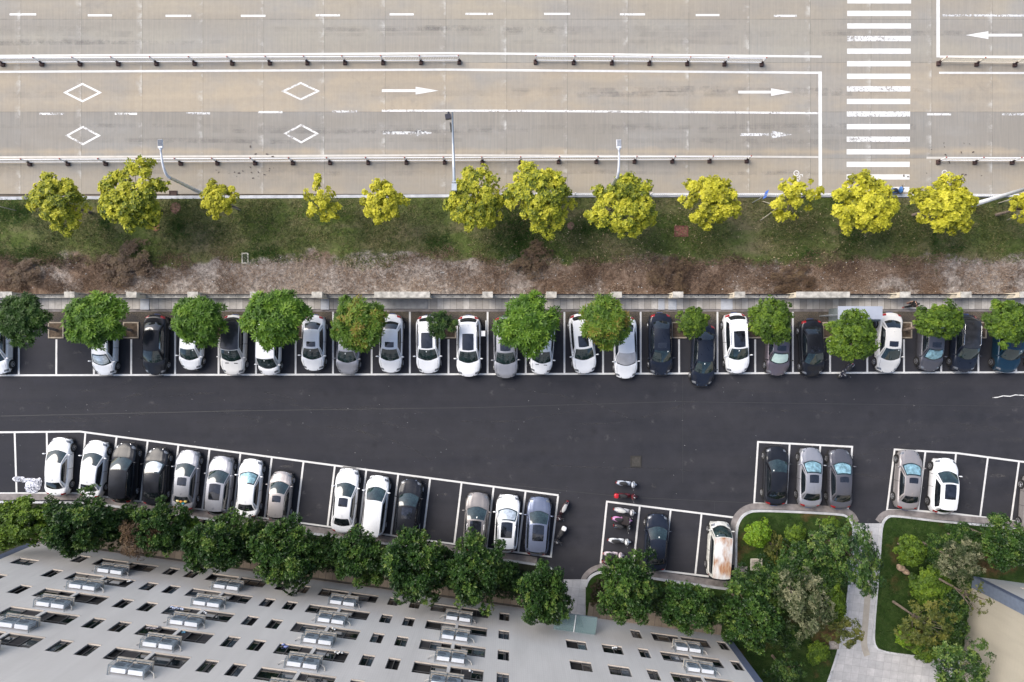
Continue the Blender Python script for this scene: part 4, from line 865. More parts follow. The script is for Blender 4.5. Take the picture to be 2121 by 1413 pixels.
C1 = [
 ('white car half cut off by the left edge of the upper row', 'sedan', 'white', (-2, 775), (-1, 655), {}),
 ('small white hatchback right of the two empty upper bays', 'hatch', 'white', (218, 777), (221, 668), dict(shade=SHADE_S)),
 ('glossy black saloon with chrome window line, left end of the upper row', 'sedan', 'black', (322, 777), (326, 652), dict(trim=True)),
 ('small white hatchback directly right of the black saloon', 'hatch', 'white', (396, 766), (402, 657), {}),
 ('ivory off-roader with black roof and two bonnet vents', 'suv', 'ivory', (484, 776), (488, 653), dict(roof=BLK, vents=True)),
 ('white minivan with a ribbed roof under the biggest tree', 'minivan', 'white', (559, 777), (562, 662), dict(ribs=True)),
 ('white saloon with a small sunroof right of the minivan', 'sedan', 'white', (649, 768), (652, 653), dict(sun='short')),
 ('grey saloon whose rear is hidden by the rusty tree', 'sedan', 'silver', (720, 775), (724, 658), dict(trim=True)),
 ('pearl white saloon with a small sunroof, right of the rusty tree', 'sedan', 'white', (809, 772), (812, 651), dict(sun='short', trim=True)),
 ('white crossover with panoramic roof touched by the smallest sapling', 'suv', 'white', (888, 773), (887, 654), dict(sun='pano', rails=True)),
 ('white crossover with long roof glass, left of the white post', 'suv', 'white', (971, 780), (971, 654), dict(sun='pano', rails=True)),
 ('silver car with a grey bonnet, left of the central bright tree', 'suv', 'silver', (1048, 783), (1046, 656), dict(sun='mid')),
 ('white car with two bonnet vents, mostly under the central bright tree', 'hatch', 'white', (1119, 775), (1129, 657), dict(vents=True)),
 ('white crossover with slit headlights and a square sticker on the windscreen', 'suv', 'white', (1212, 773), (1200, 650), dict(sun='mid')),
 ('white saloon with a grey cover on the windscreen', 'sedan', 'white', (1296, 784), (1293, 655), dict(shade=COVER)),
 ('navy saloon with chrome front edge, parked inside its bay', 'sedan', 'navy', (1368, 777), (1366, 649), dict(sun='short', trim=True)),
 ('navy saloon standing far out over the bay line', 'sedan', 'navy', (1453, 800), (1458, 672), dict(trim=True)),
 ('white crossover with dark roof glass between the navy saloon and the compact tree', 'suv', 'white', (1526, 773), (1520, 649), dict(sun='pano', rails=True)),
 ('purple-grey saloon with a pale mint sunshade', 'sedan', 'purple', (1608, 778), (1613, 660), dict(sun='short', shade=simple('mint_shade', (.55, .70, .64), .4), trim=True)),
 ('black saloon left of the metal-roofed kiosk', 'sedan', 'black', (1682, 779), (1677, 662), dict(sun='short')),
 ('white saloon right of the metal-roofed kiosk', 'sedan', 'ivory', (1836, 772), (1842, 648), dict(sun='short')),
 ('grey saloon with a crumpled cyan sunshade', 'sedan', 'grey', (1924, 769), (1929, 655), dict(sun='short', shade=SHADE_C, trim=True)),
 ('black four-wheel drive with chrome roof rails near the right end', 'suv', 'navy', (1992, 771), (1999, 652), dict(rails=True, trim=True, roof=BLK)),
 ('teal blue car at the right end of the upper row', 'suv', 'teal', (2080, 772), (2088, 656), dict(sun='mid')),
 ('dark car cut off by the right edge of the upper row', 'sedan', 'black', (2152, 771), (2160, 655), {}),
 ('white saloon with a black rear window, first in the lower left row', 'sedan', 'white', (127, 906), (121, 1026), {}),
 ('white saloon second in the lower left row, rear under the foliage', 'sedan', 'white', (203, 912), (190, 1030), {}),
 ('black crossover without sunshade, third in the lower left row', 'suv', 'black', (264, 917), (255, 1040), dict(trim=True)),
 ('black saloon with a bright silver sunshade', 'sedan', 'black', (329, 928), (321, 1046), dict(shade=SHADE_S, trim=True)),
 ('silver saloon with cushions on its rear shelf', 'sedan', 'silver', (393, 932), (382, 1056), dict(sun='mid', rear_items=True)),
 ('silver estate with long roof glass, left of the white saloon with the heart-shaped shade', 'suv', 'silver', (463, 944), (451, 1066), dict(sun='pano')),
 ('white saloon with red cushions behind the rear window', 'sedan', 'white', (523, 950), (513, 1071), dict(shade=SHADE_C)),
 ('beige small hatchback next to an empty bay', 'hatch', 'beige', (586, 976), (576, 1079), dict(sun='short', trim=True)),
 ('white saloon with wide sunroof right of the empty bay', 'sedan', 'white', (723, 970), (709, 1103), dict(sun='mid')),
 ('white people carrier with plain ribbed roof', 'mpv', 'white', (786, 984), (772, 1110), dict(ribs=True)),
 ('black four-wheel drive left of the second empty bay', 'suv', 'black', (853, 991), (841, 1113), dict(trim=True, sun='mid')),
 ('brown-grey four-wheel drive with creased bonnet', 'suv', 'brown', (991, 1019), (982, 1141), dict(sun='pano', rails=True)),
 ('white four-wheel drive with silver sunshade near the row end', 'suv', 'white', (1054, 1023), (1046, 1142), dict(sun='pano', shade=SHADE_S, rails=True)),
 ('blue-grey four-wheel drive at the right end of the lower left row', 'suv', 'slate', (1118, 1028), (1110, 1149), dict(sun='pano')),
 ('dark green-black saloon beside the rows of mopeds', 'sedan', 'navy', (1362, 1064), (1355, 1181), dict(trim=True)),
 ('black saloon at the left of the three-bay island', 'sedan', 'black', (1608, 925), (1603, 1046), {}),
 ('silver saloon in the middle of the three-bay island', 'sedan', 'silver', (1679, 927), (1674, 1050), dict(sun='mid', shade=SHADE_C)),
 ('dark grey saloon at the right of the three-bay island', 'sedan', 'grey', (1739, 930), (1737, 1053), dict(sun='short', shade=SHADE_C)),
 ('pinkish silver saloon first in the lower right row', 'sedan', 'beige', (1884, 932), (1874, 1055), dict(sun='short', shade=SHADE_C)),
 ('white crossover with roof glass in the lower right row', 'suv', 'white', (1956, 948), (1947, 1063), dict(sun='pano')),
 ('silver car cut off by the right edge of the lower right row', 'sedan', 'beige', (2144, 985), (2135, 1106), {}),
]
for lb, kd, pt, a, b, kw in C1: car(lb, kd, pt, a, b, **kw)
RT = NT('rusty_roof'); rr = RT.noise(3.0, RT.obj(), 8, 0.7, stretch=(0.35, 3.0, 1)); big = RT.noise(1.1, RT.obj(), 5, stretch=(0.5, 1, 1))
rc = RT.ramp(rr, [(0.35, (0.50, 0.40, 0.30)), (0.5, (0.38, 0.20, 0.11)), (0.68, (0.20, 0.085, 0.045))]); rc = RT.mix(RT.ramp(big, [(0.46, 1), (0.60, 0)]), rc, (0.60, 0.60, 0.60)); RT.fin(rc, 0.8)
PAINT['van'] = simple('chalky_van_paint', (0.55, 0.55, 0.52), 0.6, var=0.3)
car('old white van with a rust-streaked roof beside the garden kerb', 'van', 'van', (1491, 1078), (1484, 1194), roof=RT.m, lines=None)

# ------------------------------------------------------------------ mopeds
def moped(label, x0, y0, x1, y1, c, seat=(0.02, 0.02, 0.022), box=None, apron=None, group='mopeds and scooters on the lot'):
    """from the tail pixel to the front pixel"""
    a, b = G(x0, y0, .6), G(x1, y1, .6); d = b-a; L_ = d.length; m = (a+b)/2; s = L_/1.8
    t = thing('moped', label, 'moped', (m.x, m.y, 0), math.atan2(d.y, d.x), group)
    P = simple('moped_paint', c, 0.3, coat=0.7, var=0.1)
    bd = MB(); bd.blob((-.42*s, 0, .62), (.42*s, .215, .20), 14, 8); bd.box((.12*s, 0, .34), (.42*s, .30, .08)); bd.blob((-.25*s, 0, .42), (.40*s, .15, .16), 12, 6); bd.build('body', P, t, smooth=True)
    fr = MB(); fr.blob((.50*s, 0, .66), (.17*s, .27, .33), 12, 8); fr.blob((.66*s, 0, .52), (.17*s, .085, .09), 10, 6); fr.build('front_shield', P, t, smooth=True)
    MB().blob((-.30*s, 0, .80), (.36*s, .16, .055), 14, 6).build('seat', simple('moped_seat', seat, .7), t, smooth=True)
    hb = MB(); hb.tube([(.36*s, -.31, 1.0), (.44*s, -.12, 1.03), (.46*s, 0, 1.02), (.44*s, .12, 1.03), (.36*s, .31, 1.0)], .022, 6); hb.tube([(.46*s, 0, 1.0), (.60*s, 0, .5)], .03, 6); hb.build('handlebar', PLAST, t, smooth=True)
    MB().blob((.54*s, 0, .98), (.07, .08, .06), 8, 6).build('headlight', LAMP, t, smooth=True)
    for sg in (1, -1):
        mr = MB(); mr.tube([(.42*s, sg*.16, 1.03), (.46*s, sg*.28, 1.2)], .008, 5); mr.blob((.46*s, sg*.30, 1.22), (.02, .06, .04), 8, 5); mr.build('mirror', CHROME, t)
    for x in (-.62*s, .66*s):
        w_ = MB().disc((x, 0, .24), .24, 20, .10, 'y').build('wheel', TYRE, t); MB().disc((x, 0, .24), .14, 14, .12, 'y').build('rim', RIM, w_)
    MB().box((-.86*s, 0, .60), (.05, .16, .09)).build('taillight', TAIL, t)
    if box: MB().blob((-.78*s, 0, .93), (.19, .2, .14), 12, 8, sq=.6).build('top_box', simple('top_box', box, .35, coat=.6), t, smooth=True)
    else: MB().tube([(-.55*s, .1, .8), (-.85*s, .09, .84), (-.85*s, -.09, .84), (-.55*s, -.1, .8)], .015, 5).build('rear_rack', CHROME, t)
    if apron:
        f = lambda u, v: (lerp(-.05*s, .50*s, u), lerp(-.34, .34, v), .62+.28*u+.10*math.cos((v-.5)*3)-0.02*math.sin(9*u+5*v))
        patch(MB(), f, 0, 1, 0, 1, 8, 8).build('leg_cover', simple('leg_cover', apron, .9), t, smooth=True)
    return t
moped('pale blue-white moped topmost of the moped column', 1275, 999, 1322, 1005, (.50, .54, .62))
moped('dark red moped with a round red top box', 1272, 1025, 1323, 1030, (.10, .012, .018), box=(.45, .01, .02))
moped('silver and white moped with a pale seat inside the bay line', 1270, 1054, 1320, 1064, (.52, .52, .54), seat=(.5, .5, .48))
moped('pink moped with a black leg cover', 1266, 1073, 1312, 1080, (.62, .27, .52), apron=(.018, .013, .015))
moped('small black moped tight beside the pink one', 1270, 1088, 1310, 1094, (.02, .02, .022))
moped('white moped with a black seat standing alone in its bay', 1258, 1118, 1310, 1124, (.68, .70, .72))
moped('red-edged white moped half hidden by the tree', 1248, 1146, 1296, 1152, (.60, .52, .56))
moped('dark maroon moped by the kerb, almost under the tree', 1246, 1163, 1292, 1170, (.07, .015, .02))
moped('black moped with a white seat beside the end of the row', 1176, 1037, 1154, 1082, (.03, .012, .016), seat=(.36, .36, .36))
moped('black and white moped below the one with the white seat', 1169, 1090, 1150, 1130, (.04, .04, .045), box=(.75, .75, .76))
moped('black moped parked in front of the kiosk tree', 1766, 753, 1741, 783, (.03, .032, .05), group='mopeds and scooters on the lot')
moped('blue and black moped at the kerb by the crosswalk', 1842, 396, 1872, 393, (.05, .16, .42), group='mopeds and scooters on the lot')

# ------------------------------------------------------------------ road barriers
WHT = simple('white_enamel', (0.80, 0.80, 0.80), 0.45, var=0.06); CRM = simple('cream_enamel', (0.72, 0.66, 0.55), 0.5, var=0.1); FOOT = simple('brown_rubber_foot', (0.055, 0.030, 0.027), 0.85, var=0.3, scale=8); REDC = simple('red_cap', (0.35, 0.05, 0.03), 0.5)
def barrier(label, feet, hgt=1.04, foot=True, mat=None, bars=23, low=0.20, off=0.04, grp='white traffic railings'):
    """feet: pixel positions of the foot blocks along the run"""
    mat = mat or WHT; Pn = [G(x, y) for x, y in feet]; t = thing('traffic_railing', label, 'railing', Pn[0], 0, grp); o0 = Pn[0]
    for i, p in enumerate(Pn):
        q = p-o0+Vector((0, off, 0)); 
        if foot:
            b = MB().box((q.x, q.y-.10, .09), (.30, .38, .18), taper=.85).build('foot_block', FOOT, t)
            MB().box((q.x, q.y, .30), (.13, .13, .26)).build('post_sleeve', FOOT, b)
        pm = MB().box((q.x, q.y, hgt/2+.02), (.075, .075, hgt+.04)); po = pm.build('post', mat, t)
        MB().blob((q.x, q.y, hgt+.07), (.055, .055, .05), 8, 6).build('cap', REDC if foot else mat, po, smooth=True)
    for i in range(len(Pn)-1):
        a = Pn[i]-o0+Vector((0, off, 0)); b = Pn[i+1]-o0+Vector((0, off, 0)); m = MB()
        ang = math.atan2(b.y-a.y, b.x-a.x); c = (a+b)/2; ln = (b-a).length
        for z, h_ in ((low, .05), (hgt-.05, .06)): m.box((c.x, c.y, z), (ln, .05, h_), ang)
        m.box((c.x, c.y, hgt-.17), (ln, .03, .03), ang)
        for k in range(1, bars): p = a.lerp(b, k/bars); m.box((p.x, p.y, (hgt+low)/2), (.022, .022, hgt-low-.06), ang)
        m.build('rail_panel', mat, t)
def runf(xs, y0, y1): return [(x, y0+(y1-y0)*(x-xs[0])/(xs[-1]-xs[0])) for x in xs]
barrier('longest white railing, upper line, left of the gap', runf([-150, -71, 7.3, 88, 167, 246, 325, 403.7, 481.7, 559.3, 637, 715, 793.7, 872.3, 951.3], 133, 128))
barrier('white railing of six panels, upper line, between the gap and the stop line', runf([1109, 1188, 1267, 1344.7, 1423, 1500, 1577], 128, 132.5))
barrier('cream railing, upper line, right of the crosswalk', runf([1943, 2021.7, 2100.7, 2180, 2258], 131, 135.5), mat=CRM)
barrier('white railing along the lower line, left of the crosswalk', runf([-94, -16, 63, 142, 220, 298, 375, 451, 529, 607, 684, 763, 842, 921, 999, 1078, 1157, 1235, 1314, 1392, 1469, 1546], 339, 332))
barrier('white railing along the lower line, right of the crosswalk', runf([1942, 2018, 2095, 2173], 335, 335.5))
barrier('low white railing on the kerb from the middle trees to the crosswalk', runf([1034+78*i for i in range(11)], 405, 405.5), hgt=.8, foot=False, bars=18, low=.18, off=0)
barrier('low white railing on the kerb right of the thick lamp pole', runf([1990+78*i for i in range(4)], 407, 408), hgt=.8, foot=False, bars=18, low=.18, off=0)

# ------------------------------------------------------------------ lamps, mast, signs
GALV = simple('galvanised', (0.42, 0.46, 0.50), 0.35, 0.5); LAMPW = simple('pale_enamel', (0.66, 0.68, 0.72), 0.35)
def lamp(label, base, hd, r=.13, hz=7.0, hh=8.0, head=True):
    b = G(*base); t = thing('street_lamp', label, 'street lamp', b, 0, 'street lamps along the kerb'); h = G(*hd, hh)-b
    MB().tube([(0, 0, 0), (0, 0, hz)], [r*1.25, r*.8], 12).build('pole', LAMPW, t, smooth=True)
    MB().disc((0, 0, .06), .22, 12, .12).build('base_plate', LAMPW, t)
    P0, P1, P2 = Vector((0, 0, hz-.02)), Vector((0, 0, hh-.1)), h
    pts = [P0*(1-u)**2+P1*2*u*(1-u)+P2*u*u for u in [i/10 for i in range(11)]]
    MB().tube(pts, [r*.8-.004*i for i in range(11)], 10).build('arm', LAMPW, t, smooth=True)
    if head:
        d = (pts[-1]-pts[-2]); d.z = 0; d.normalize(); e = h+d*.42; an = math.atan2(d.y, d.x)
        hm = MB().box((e.x, e.y, h.z+.02), (.62, .34, .10), an, taper=.9); hm.tube([h-d*.05, h+d*.14], [.05, .14], 10); hm.build('lamp_head', LAMPW, t)
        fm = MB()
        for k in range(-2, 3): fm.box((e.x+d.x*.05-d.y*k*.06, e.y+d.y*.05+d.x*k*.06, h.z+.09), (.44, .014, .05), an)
        fm.build('cooling_fins', simple('fin_grey', (.25, .26, .28), .5), t)  # raised fins in a plain grey, darker than the head
    return t
lamp('curved street lamp at the left, rising behind the small yellow tree', (442, 412), (333, 311))
lamp('curved street lamp in the middle above the yellow-green tree', (1250, 412), (1282, 311))
lamp('thick street lamp pole leaning out of the right edge', (2006, 427), (2230, 300), r=.15)
b = G(953, 421); t = thing('traffic_camera_mast', 'grey mast with a long arm carrying a black traffic camera over the lanes', 'camera mast', b)
tip = G(937, 233, 5.9)-b
MB().tube([(0, 0, 0), (0, 0, 5.7)], [.17, .13], 12).build('pole', GALV, t, smooth=True)
am = MB().tube([(0, 0, 5.6), tip.lerp(Vector((0, 0, 5.75)), .5), tip], [.12, .095, .06], 12); am.build('arm', GALV, t, smooth=True)
bx = MB(); bx.box((0, -.02, 5.6), (.36, .5, .3)); bx.disc((0, 0, .05), .26, 12, .1); bx.box((0, .35, 5.62), (.28, .1, .28)); bx.build('flange', GALV, t)
c_ = MB(); c_.box((tip.x-.30, tip.y-.30, tip.z-.05), (.42, .34, .30), .15); c_.disc((tip.x-.30, tip.y-.1, tip.z-.05), .10, 12, .3, 'y'); c_.build('traffic_camera', simple('black_housing', (.015, .016, .03), .35), t)
MB().box((tip.x-.13, tip.y-.95, tip.z-.38), (.10, .55, .55), .1).build('sign_plate', PLAST, t)
def signpost(label, base, hz, c, plate):
    b = G(*base); t = thing('road_sign', label, 'road sign', b); 
    MB().tube([(0, 0, 0), (0, 0, hz)], .035, 8).build('post', GALV, t); MB().box((0, 0.03, hz-plate/2), (plate, .025, plate), R(70)).build('sign_panel', simple('sign_face', c, .4), t)
signpost('blue road sign on a thin post beside the sparse sapling', (1557, 421), 3.3, (.04, .14, .55), .62)
signpost('red and white road sign on a thin post near the right edge', (2069, 421), 3.1, (.60, .08, .08), .55)
def stake(label, a, b_, z):
    A = G(*a); B = G(*b_, z); t = thing('tree_stake', label, 'tree stake', A, 0, 'wooden tree stakes'); MB().tube([(0, 0, 0), B-A], .035, 6).build('pole', simple('stake_wood', (.36, .33, .26), .9), t)
for lb, a, b_, z in [('long pale stake reaching into the sparse sapling from the lower left', (1573, 458), (1612, 430), 1.6), ('short stake left of the sparse sapling', (1579, 417), (1596, 422), 1.3),
    ('upright stake below the sparse sapling', (1622, 462), (1616, 430), 1.5), ('pale stake right of the thick lamp pole', (2064, 422), (2108, 408), 1.8), ('stake at the far left edge of the verge', (36, 437), (0, 428), 1.5),
    ('stake right of the olive tree at the far left', (192, 440), (176, 430), 1.4), ('stake at the foot of the small yellow tree by the lamp', (500, 436), (478, 428), 1.2), ('thin stake below the tree cut by the right edge', (2084, 457), (2108, 444), 1.4)]: stake(lb, a, b_, z)

# ------------------------------------------------------------------ boundary wall with railing
CR = simple('cream_render', (0.70, 0.63, 0.51), 0.85, var=0.10, scale=1.5); CAP = simple('stained_cap', (0.42, 0.40, 0.36), 0.9, var=0.45, scale=2.5); BLKM = simple('black_steel', (0.018, 0.018, 0.022), 0.4)
CRC = CR
t = thing('boundary_wall', 'low cream wall with black railing and stone-capped pillars behind the upper parking row', 'wall', (0, 0, 0))
y0, y1 = G(0, 618).y, G(0, 613.5).y
MB().box((0, (y0+y1)/2+.02, .30), (120, .20, .60)).build('wall', CR, t); MB().box((0, (y0+y1)/2+.02, .62), (120, .24, .05)).build('coping', CAP, t)
yr = G(0, 613.8).y
caps = [-120, 10, (120, 30), 145, 273, 400, 529, 657, (833, 113), 1010, 1142, 1277, 1404, 1532, (1704, 109), 1874, 2000, 2122, 2250]
caps = [(c, 20) if not isinstance(c, tuple) else c for c in caps if c not in (10,) and c != (120, 30)]; caps[1:1] = [(10, 30)]
pxs = []
for c, wd in caps:
    zt = 1.98; p = G(c, 610.5, zt); ww = wd*(H-zt)/H/26; pxs.append((p.x, ww)); big_ = wd > 60
    o = MB().box((p.x, yr-.02, zt/2), (ww, .40, zt)).build('pillar', CRC, t); MB().box((p.x, yr-.02, zt+.04), (ww+.06, .46, .08)).build('pillar_cap', CAP, o)
for (a, wa), (b_, wb) in zip(pxs, pxs[1:]):
    x0, x1 = a+wa/2, b_-wb/2; m = MB(); c = (x0+x1)/2
    for z in (.78, 1.50): m.box((c, yr+.05, z), (x1-x0, .05, .05))
    n = max(2, int((x1-x0)/.13))
    for k in range(1, n): m.tube([(x0+(x1-x0)*k/n, yr+.05, .64), (x0+(x1-x0)*k/n, yr+.05, 1.62)], .011, 4, cap=False)
    for k in (1, 2): m.box((x0+(x1-x0)*k/3, yr-.03, 1.50), (.05, .16, .04))
    m.build('railing', BLKM, t)
wv = MB(); wv.box((G(833, 630).x, G(0, 629.5).y, .15), (106/26, .80, .06)); struct(wv.build('drain_slab', simple('grey_slab', (.30, .30, .30), .85, var=.2)))
for i, (x, w_) in enumerate([(302, 18), (674, 17), (1392, 17), (1369, 13), (1504, 24)]):
    MB().box((G(x, 630).x, G(0, 630.5).y, .14), (w_/26, .86, .05)).build('drain_slab', simple('grey_slab', (.42, .44, .48), .85, var=.1))['kind'] = 'structure'

# tree planters
STN = simple('planter_stone', (0.33, 0.28, 0.22), 0.9, var=0.3, scale=4); SOIL = simple('planter_soil', (0.085, 0.06, 0.04), 0.95, var=0.5, scale=5)
for i, x in enumerate([117, 272, 453, 612, 770, 929, 1089, 1249, 1406, 1564, 1719, 1872, 2026]):
    c = G(x, 684); who = ['at the left edge', 'between the empty bays and the first hatchback', 'right of the black saloon', 'beside the white minivan', 'under the rusty-leaved tree', 'under the smallest sapling', 'under the central bright tree',
        'under the green and rusty tree', 'under the twiggy tree between the navy saloons', 'under the compact tree', 'in front of the kiosk', 'right of the ivory saloon by the kiosk', 'at the right end of the row'][i]
    t = thing('tree_planter', 'square stone-edged tree planter '+who, 'planter', (c.x, c.y, 0), 0, 'square planters in the upper row')
    m = MB(); m.ribbon([(-.57, -.6), (.57, -.6), (.57, .6), (-.57, .6)], .10, 0.001, .09, closed=True); m.build('stone_edge', STN, t); MB().poly([(-.53, -.56), (.53, -.56), (.53, .56), (-.53, .56)], .05).build('soil', SOIL, t)

# ------------------------------------------------------------------ kiosk, person, foil, post, covers
c = G(1781, 668); t = thing('kiosk', 'small green kiosk with a flat pale metal roof behind the tree', 'kiosk', (0, 0, 0))
GRN = simple('green_panel', (0.03, 0.10, 0.075), 0.6, var=0.25); zk = 2.35
p0, p1 = G(1735.5, 661.5, zk), G(1827.5, 634.5, zk)
MB().box(((p0.x+p1.x)/2, (p0.y+p1.y)/2, zk), (p1.x-p0.x, p1.y-p0.y, .07)).build('roof', simple('metal_roof', (.40, .43, .50), .5, .1, var=.12, scale=.8), t)
gx0, gx1 = G(1716, 0).x, G(1795, 0).x; gy0, gy1 = G(0, 667).y, G(0, 640).y
MB().box(((gx0+gx1)/2, (gy0+gy1)/2, 1.0), (gx1-gx0, gy1-gy0, 2.0)).build('cabin', simple('cabin_panel', (.16, .19, .20), .6, var=.2), t)
wn = MB().box((gx0+.55, (gy0+gy1)/2, 2.02), (.62, .80, .05)).build('roof_hatch', GRN, t); MB().box((gx0+.60, (gy0+gy1)/2, 2.05), (.36, .56, .03)).build('opening', simple('dark_opening', (.01, .016, .02), .5), wn)
MB().box(((gx0+gx1)/2-.1, gy0-.22, .9), (gx1-gx0-.4, .3, .06)).build('counter', GRN, t); MB().box((gx0+.85, gy0-.25, .96), (.5, .3, .05)).build('notice_board', WHT, t)
for x in (1697, 1709): 
    q = G(x, 655); tt_ = thing('metal_post', 'pale steel post left of the kiosk, the '+('outer' if x == 1697 else 'inner')+' one', 'post', q, 0, 'posts by the kiosk'); MB().tube([(0, 0, 0), (0, 0, 2.2)], .05, 8).build('tube', GALV, tt_)

def person(px, py):
    b = G(px, py); b.z = .12; t = thing('person', 'person in black top and trousers with red shoes walking on the drain covers', 'person', b, R(200))
    SK = simple('skin', (.45, .27, .19), .6)
    me = bpy.data.meshes.new('body'); J = {}; V = []; E_ = []; Rd = []
    def j(n, p, r): J[n] = len(V); V.append(p); Rd.append(r)
    def e(a, b_): E_.append((J[a], J[b_]))
    j('pelvis', (0, 0, .93), .15); j('waist', (0, 0, 1.06), .13); j('chest', (.02, 0, 1.28), .16); j('neck0', (.02, 0, 1.43), .075); j('neck', (.03, 0, 1.50), .055); j('head', (.045, 0, 1.60), .085); j('crown', (.04, 0, 1.69), .075)
    for s, n in ((1, 'l'), (-1, 'r')):
        st = .24*s
        j('hip'+n, (.01, s*.09, .88), .10); j('knee'+n, (.06+st*.6, s*.10, .50), .06); j('ank'+n, (-.02+st, s*.10, .09), .042); j('toe'+n, (.15+st, s*.11, .04), .035)
        e('pelvis', 'hip'+n); e('hip'+n, 'knee'+n); e('knee'+n, 'ank'+n); e('ank'+n, 'toe'+n)
        j('sho'+n, (.02, s*.19, 1.39), .065); j('elb'+n, (-.02-st*.5, s*.27, 1.12), .045); j('wri'+n, (.10-st*.9, s*.26, .90), .030); j('palm'+n, (.13-st*.9, s*.26, .83), .030)
        e('chest', 'sho'+n); e('sho'+n, 'elb'+n); e('elb'+n, 'wri'+n); e('wri'+n, 'palm'+n)
        for k in range(5):
            dx = -.03+.018*k; th = k == 4
            j('f%d%s' % (k, n), (.13-st*.9+(dx if not th else .04), s*(.26+(0 if not th else -.03)), .77 if not th else .80), .009); j('g%d%s' % (k, n), (.145-st*.9+(dx if not th else .05), s*(.25+(0 if not th else -.04)), .735 if not th else .77), .008)
            e('palm'+n, 'f%d%s' % (k, n)); e('f%d%s' % (k, n), 'g%d%s' % (k, n))
    for a, b_ in (('pelvis', 'waist'), ('waist', 'chest'), ('chest', 'neck0'), ('neck0', 'neck'), ('neck', 'head'), ('head', 'crown')): e(a, b_)
    me.from_pydata(V, E_, []); me.materials.append(SK); o = put('body', me, t)
    md_ = o.modifiers.new('skin', 'SKIN'); sv = me.skin_vertices[0].data
    for i, r_ in enumerate(Rd): sv[i].radius = (r_, r_)
    sv[0].use_root = True; o.modifiers.new('sub', 'SUBSURF').levels = 1
    BL = simple('black_cloth', (.012, .012, .014), .9)
    s_ = MB(); s_.blob((.01, 0, 1.2), (.155, .225, .27), 14, 10, sq=.8)
    for q in (1, -1): s_.tube([(.02, q*.17, 1.40), (-.0-.24*q*.25, q*.245, 1.24)], [.085, .062], 10)
    s_.build('shirt', BL, t, smooth=True)
    tr = MB(); tr.blob((0, 0, .92), (.15, .17, .12), 12, 8)
    for q in (1, -1): tr.tube([(.01, q*.09, .9), (.06+.144*q, q*.10, .50), (-.02+.24*q, q*.10, .14)], [.115, .08, .062], 10)
    tr.build('trousers', BL, t, smooth=True)
    h_ = MB(); h_.blob((.025, 0, 1.675), (.108, .095, .09), 12, 8); h_.build('hair', simple('black_hair', (.01, .009, .009), .6), t, smooth=True)
    for q in (1, -1): MB().blob((.06+.24*q, q*.105, .05), (.14, .055, .05), 10, 6).build('shoe', simple('red_shoe', (.35, .05, .05), .5), t, smooth=True)
    f = MB()
    for q in (1, -1): f.blob((.128, q*.032, 1.605), (.008, .012, .006), 6, 4)
    f.build('eyes', PLAST, t); MB().blob((.135, 0, 1.575), (.018, .014, .022), 6, 5).build('nose', SK, t)
person(1875, 632)

t = thing('crumpled_foil_cover', 'crumpled silver car cover lying across a bay line', 'car cover', G(62, 1000))
def foil(cx, cy, rx, ry, seed, hh, ring=False):
    V = []; F = []; n, m = 34, 16
    for j_ in range(m+1):
        for i in range(n):
            a = 2*math.pi*i/n; q = j_/m; nn = mnoise.noise(Vector((math.cos(a)*2, math.sin(a)*2, seed)))
            rr_ = q*(1+.22*nn); x = cx+rx*rr_*math.cos(a); y = cy+ry*rr_*math.sin(a)
            z = .02+hh*(1-q**2)*(.5+.9*abs(mnoise.noise(Vector((x*5, y*5, seed)))))+.07*abs(mnoise.noise(Vector((x*14, y*14, seed)))); V.append((x, y, z))
    for j_ in range(m):
        for i in range(n): F.append((j_*n+i, j_*n+(i+1) % n, (j_+1)*n+(i+1) % n, (j_+1)*n+i))
    return V, F
FO = simple('foil', (.50, .51, .56), .42, .45, var=.5, scale=5)
V1, F1 = foil(.22, -.35, .62, .48, 3, .20); V2, F2 = foil(-.85, .30, .55, .22, 8, .16); V3, F3 = foil(.05, .18, .75, .20, 5, .14); V4, F4 = foil(.75, -.02, .25, .45, 6, .12)
Vs = V1; Fs = F1
for v_, f_ in ((V2, F2), (V3, F3), (V4, F4)): n0 = len(Vs); Vs = Vs+v_; Fs = Fs+[tuple(i+n0 for i in q) for q in f_]
put('sheet', mesh('sheet', Vs, Fs, FO), t)
q = G(1002, 692); t = thing('utility_post', 'white utility post with a box between the white crossover and the silver car', 'post', q)
MB().tube([(0, 0, 0), (0, 0, 1.1)], .06, 8).build('tube', WHT, t); MB().box((0, .02, 1.0), (.36, .46, .32), taper=.85).build('box', WHT, t); MB().box((.18, .68, .06), (.08, .8, .08)).build('bracket', WHT, t)

def cover(name, label, cat, px, py, rx, ry, c, z=.10, rnd=True, c2=None, grp=None):
    p = G(px, py, z); t = thing(name, label, cat, p, 0, grp)
    if rnd:
        MB().disc((0, 0, .02), rx/26, 24, .05, ry=ry/26).build('ring', simple('cover_ring', tuple(v*.75 for v in c), .9), t); m = MB().disc((0, 0, .03), rx/26*.82, 24, .05, ry=ry/26*.82)
        m.build('lid', simple('cover_lid', c, .8, var=.25, scale=6), t)
    else:
        m = MB(); m.ribbon([(-rx/26, -ry/26), (rx/26, -ry/26), (rx/26, ry/26), (-rx/26, ry/26)], .10, 0, .05, closed=True); m.build('frame', simple('cover_frame', c2 or tuple(v*.7 for v in c), .9), t)
        MB().box((0, 0, .012), (rx/13, ry/13, .03)).build('lid', simple('cover_lid', c, .85, var=.25, scale=6), t)
cover('manhole_cover', 'round reddish manhole cover beside the tall olive tree', 'manhole cover', 364, 431, 11, 12, (.15, .075, .06))
cover('manhole_cover', 'small orange manhole cover under the tall olive tree', 'manhole cover', 323, 470, 8, 9, (.34, .15, .09))
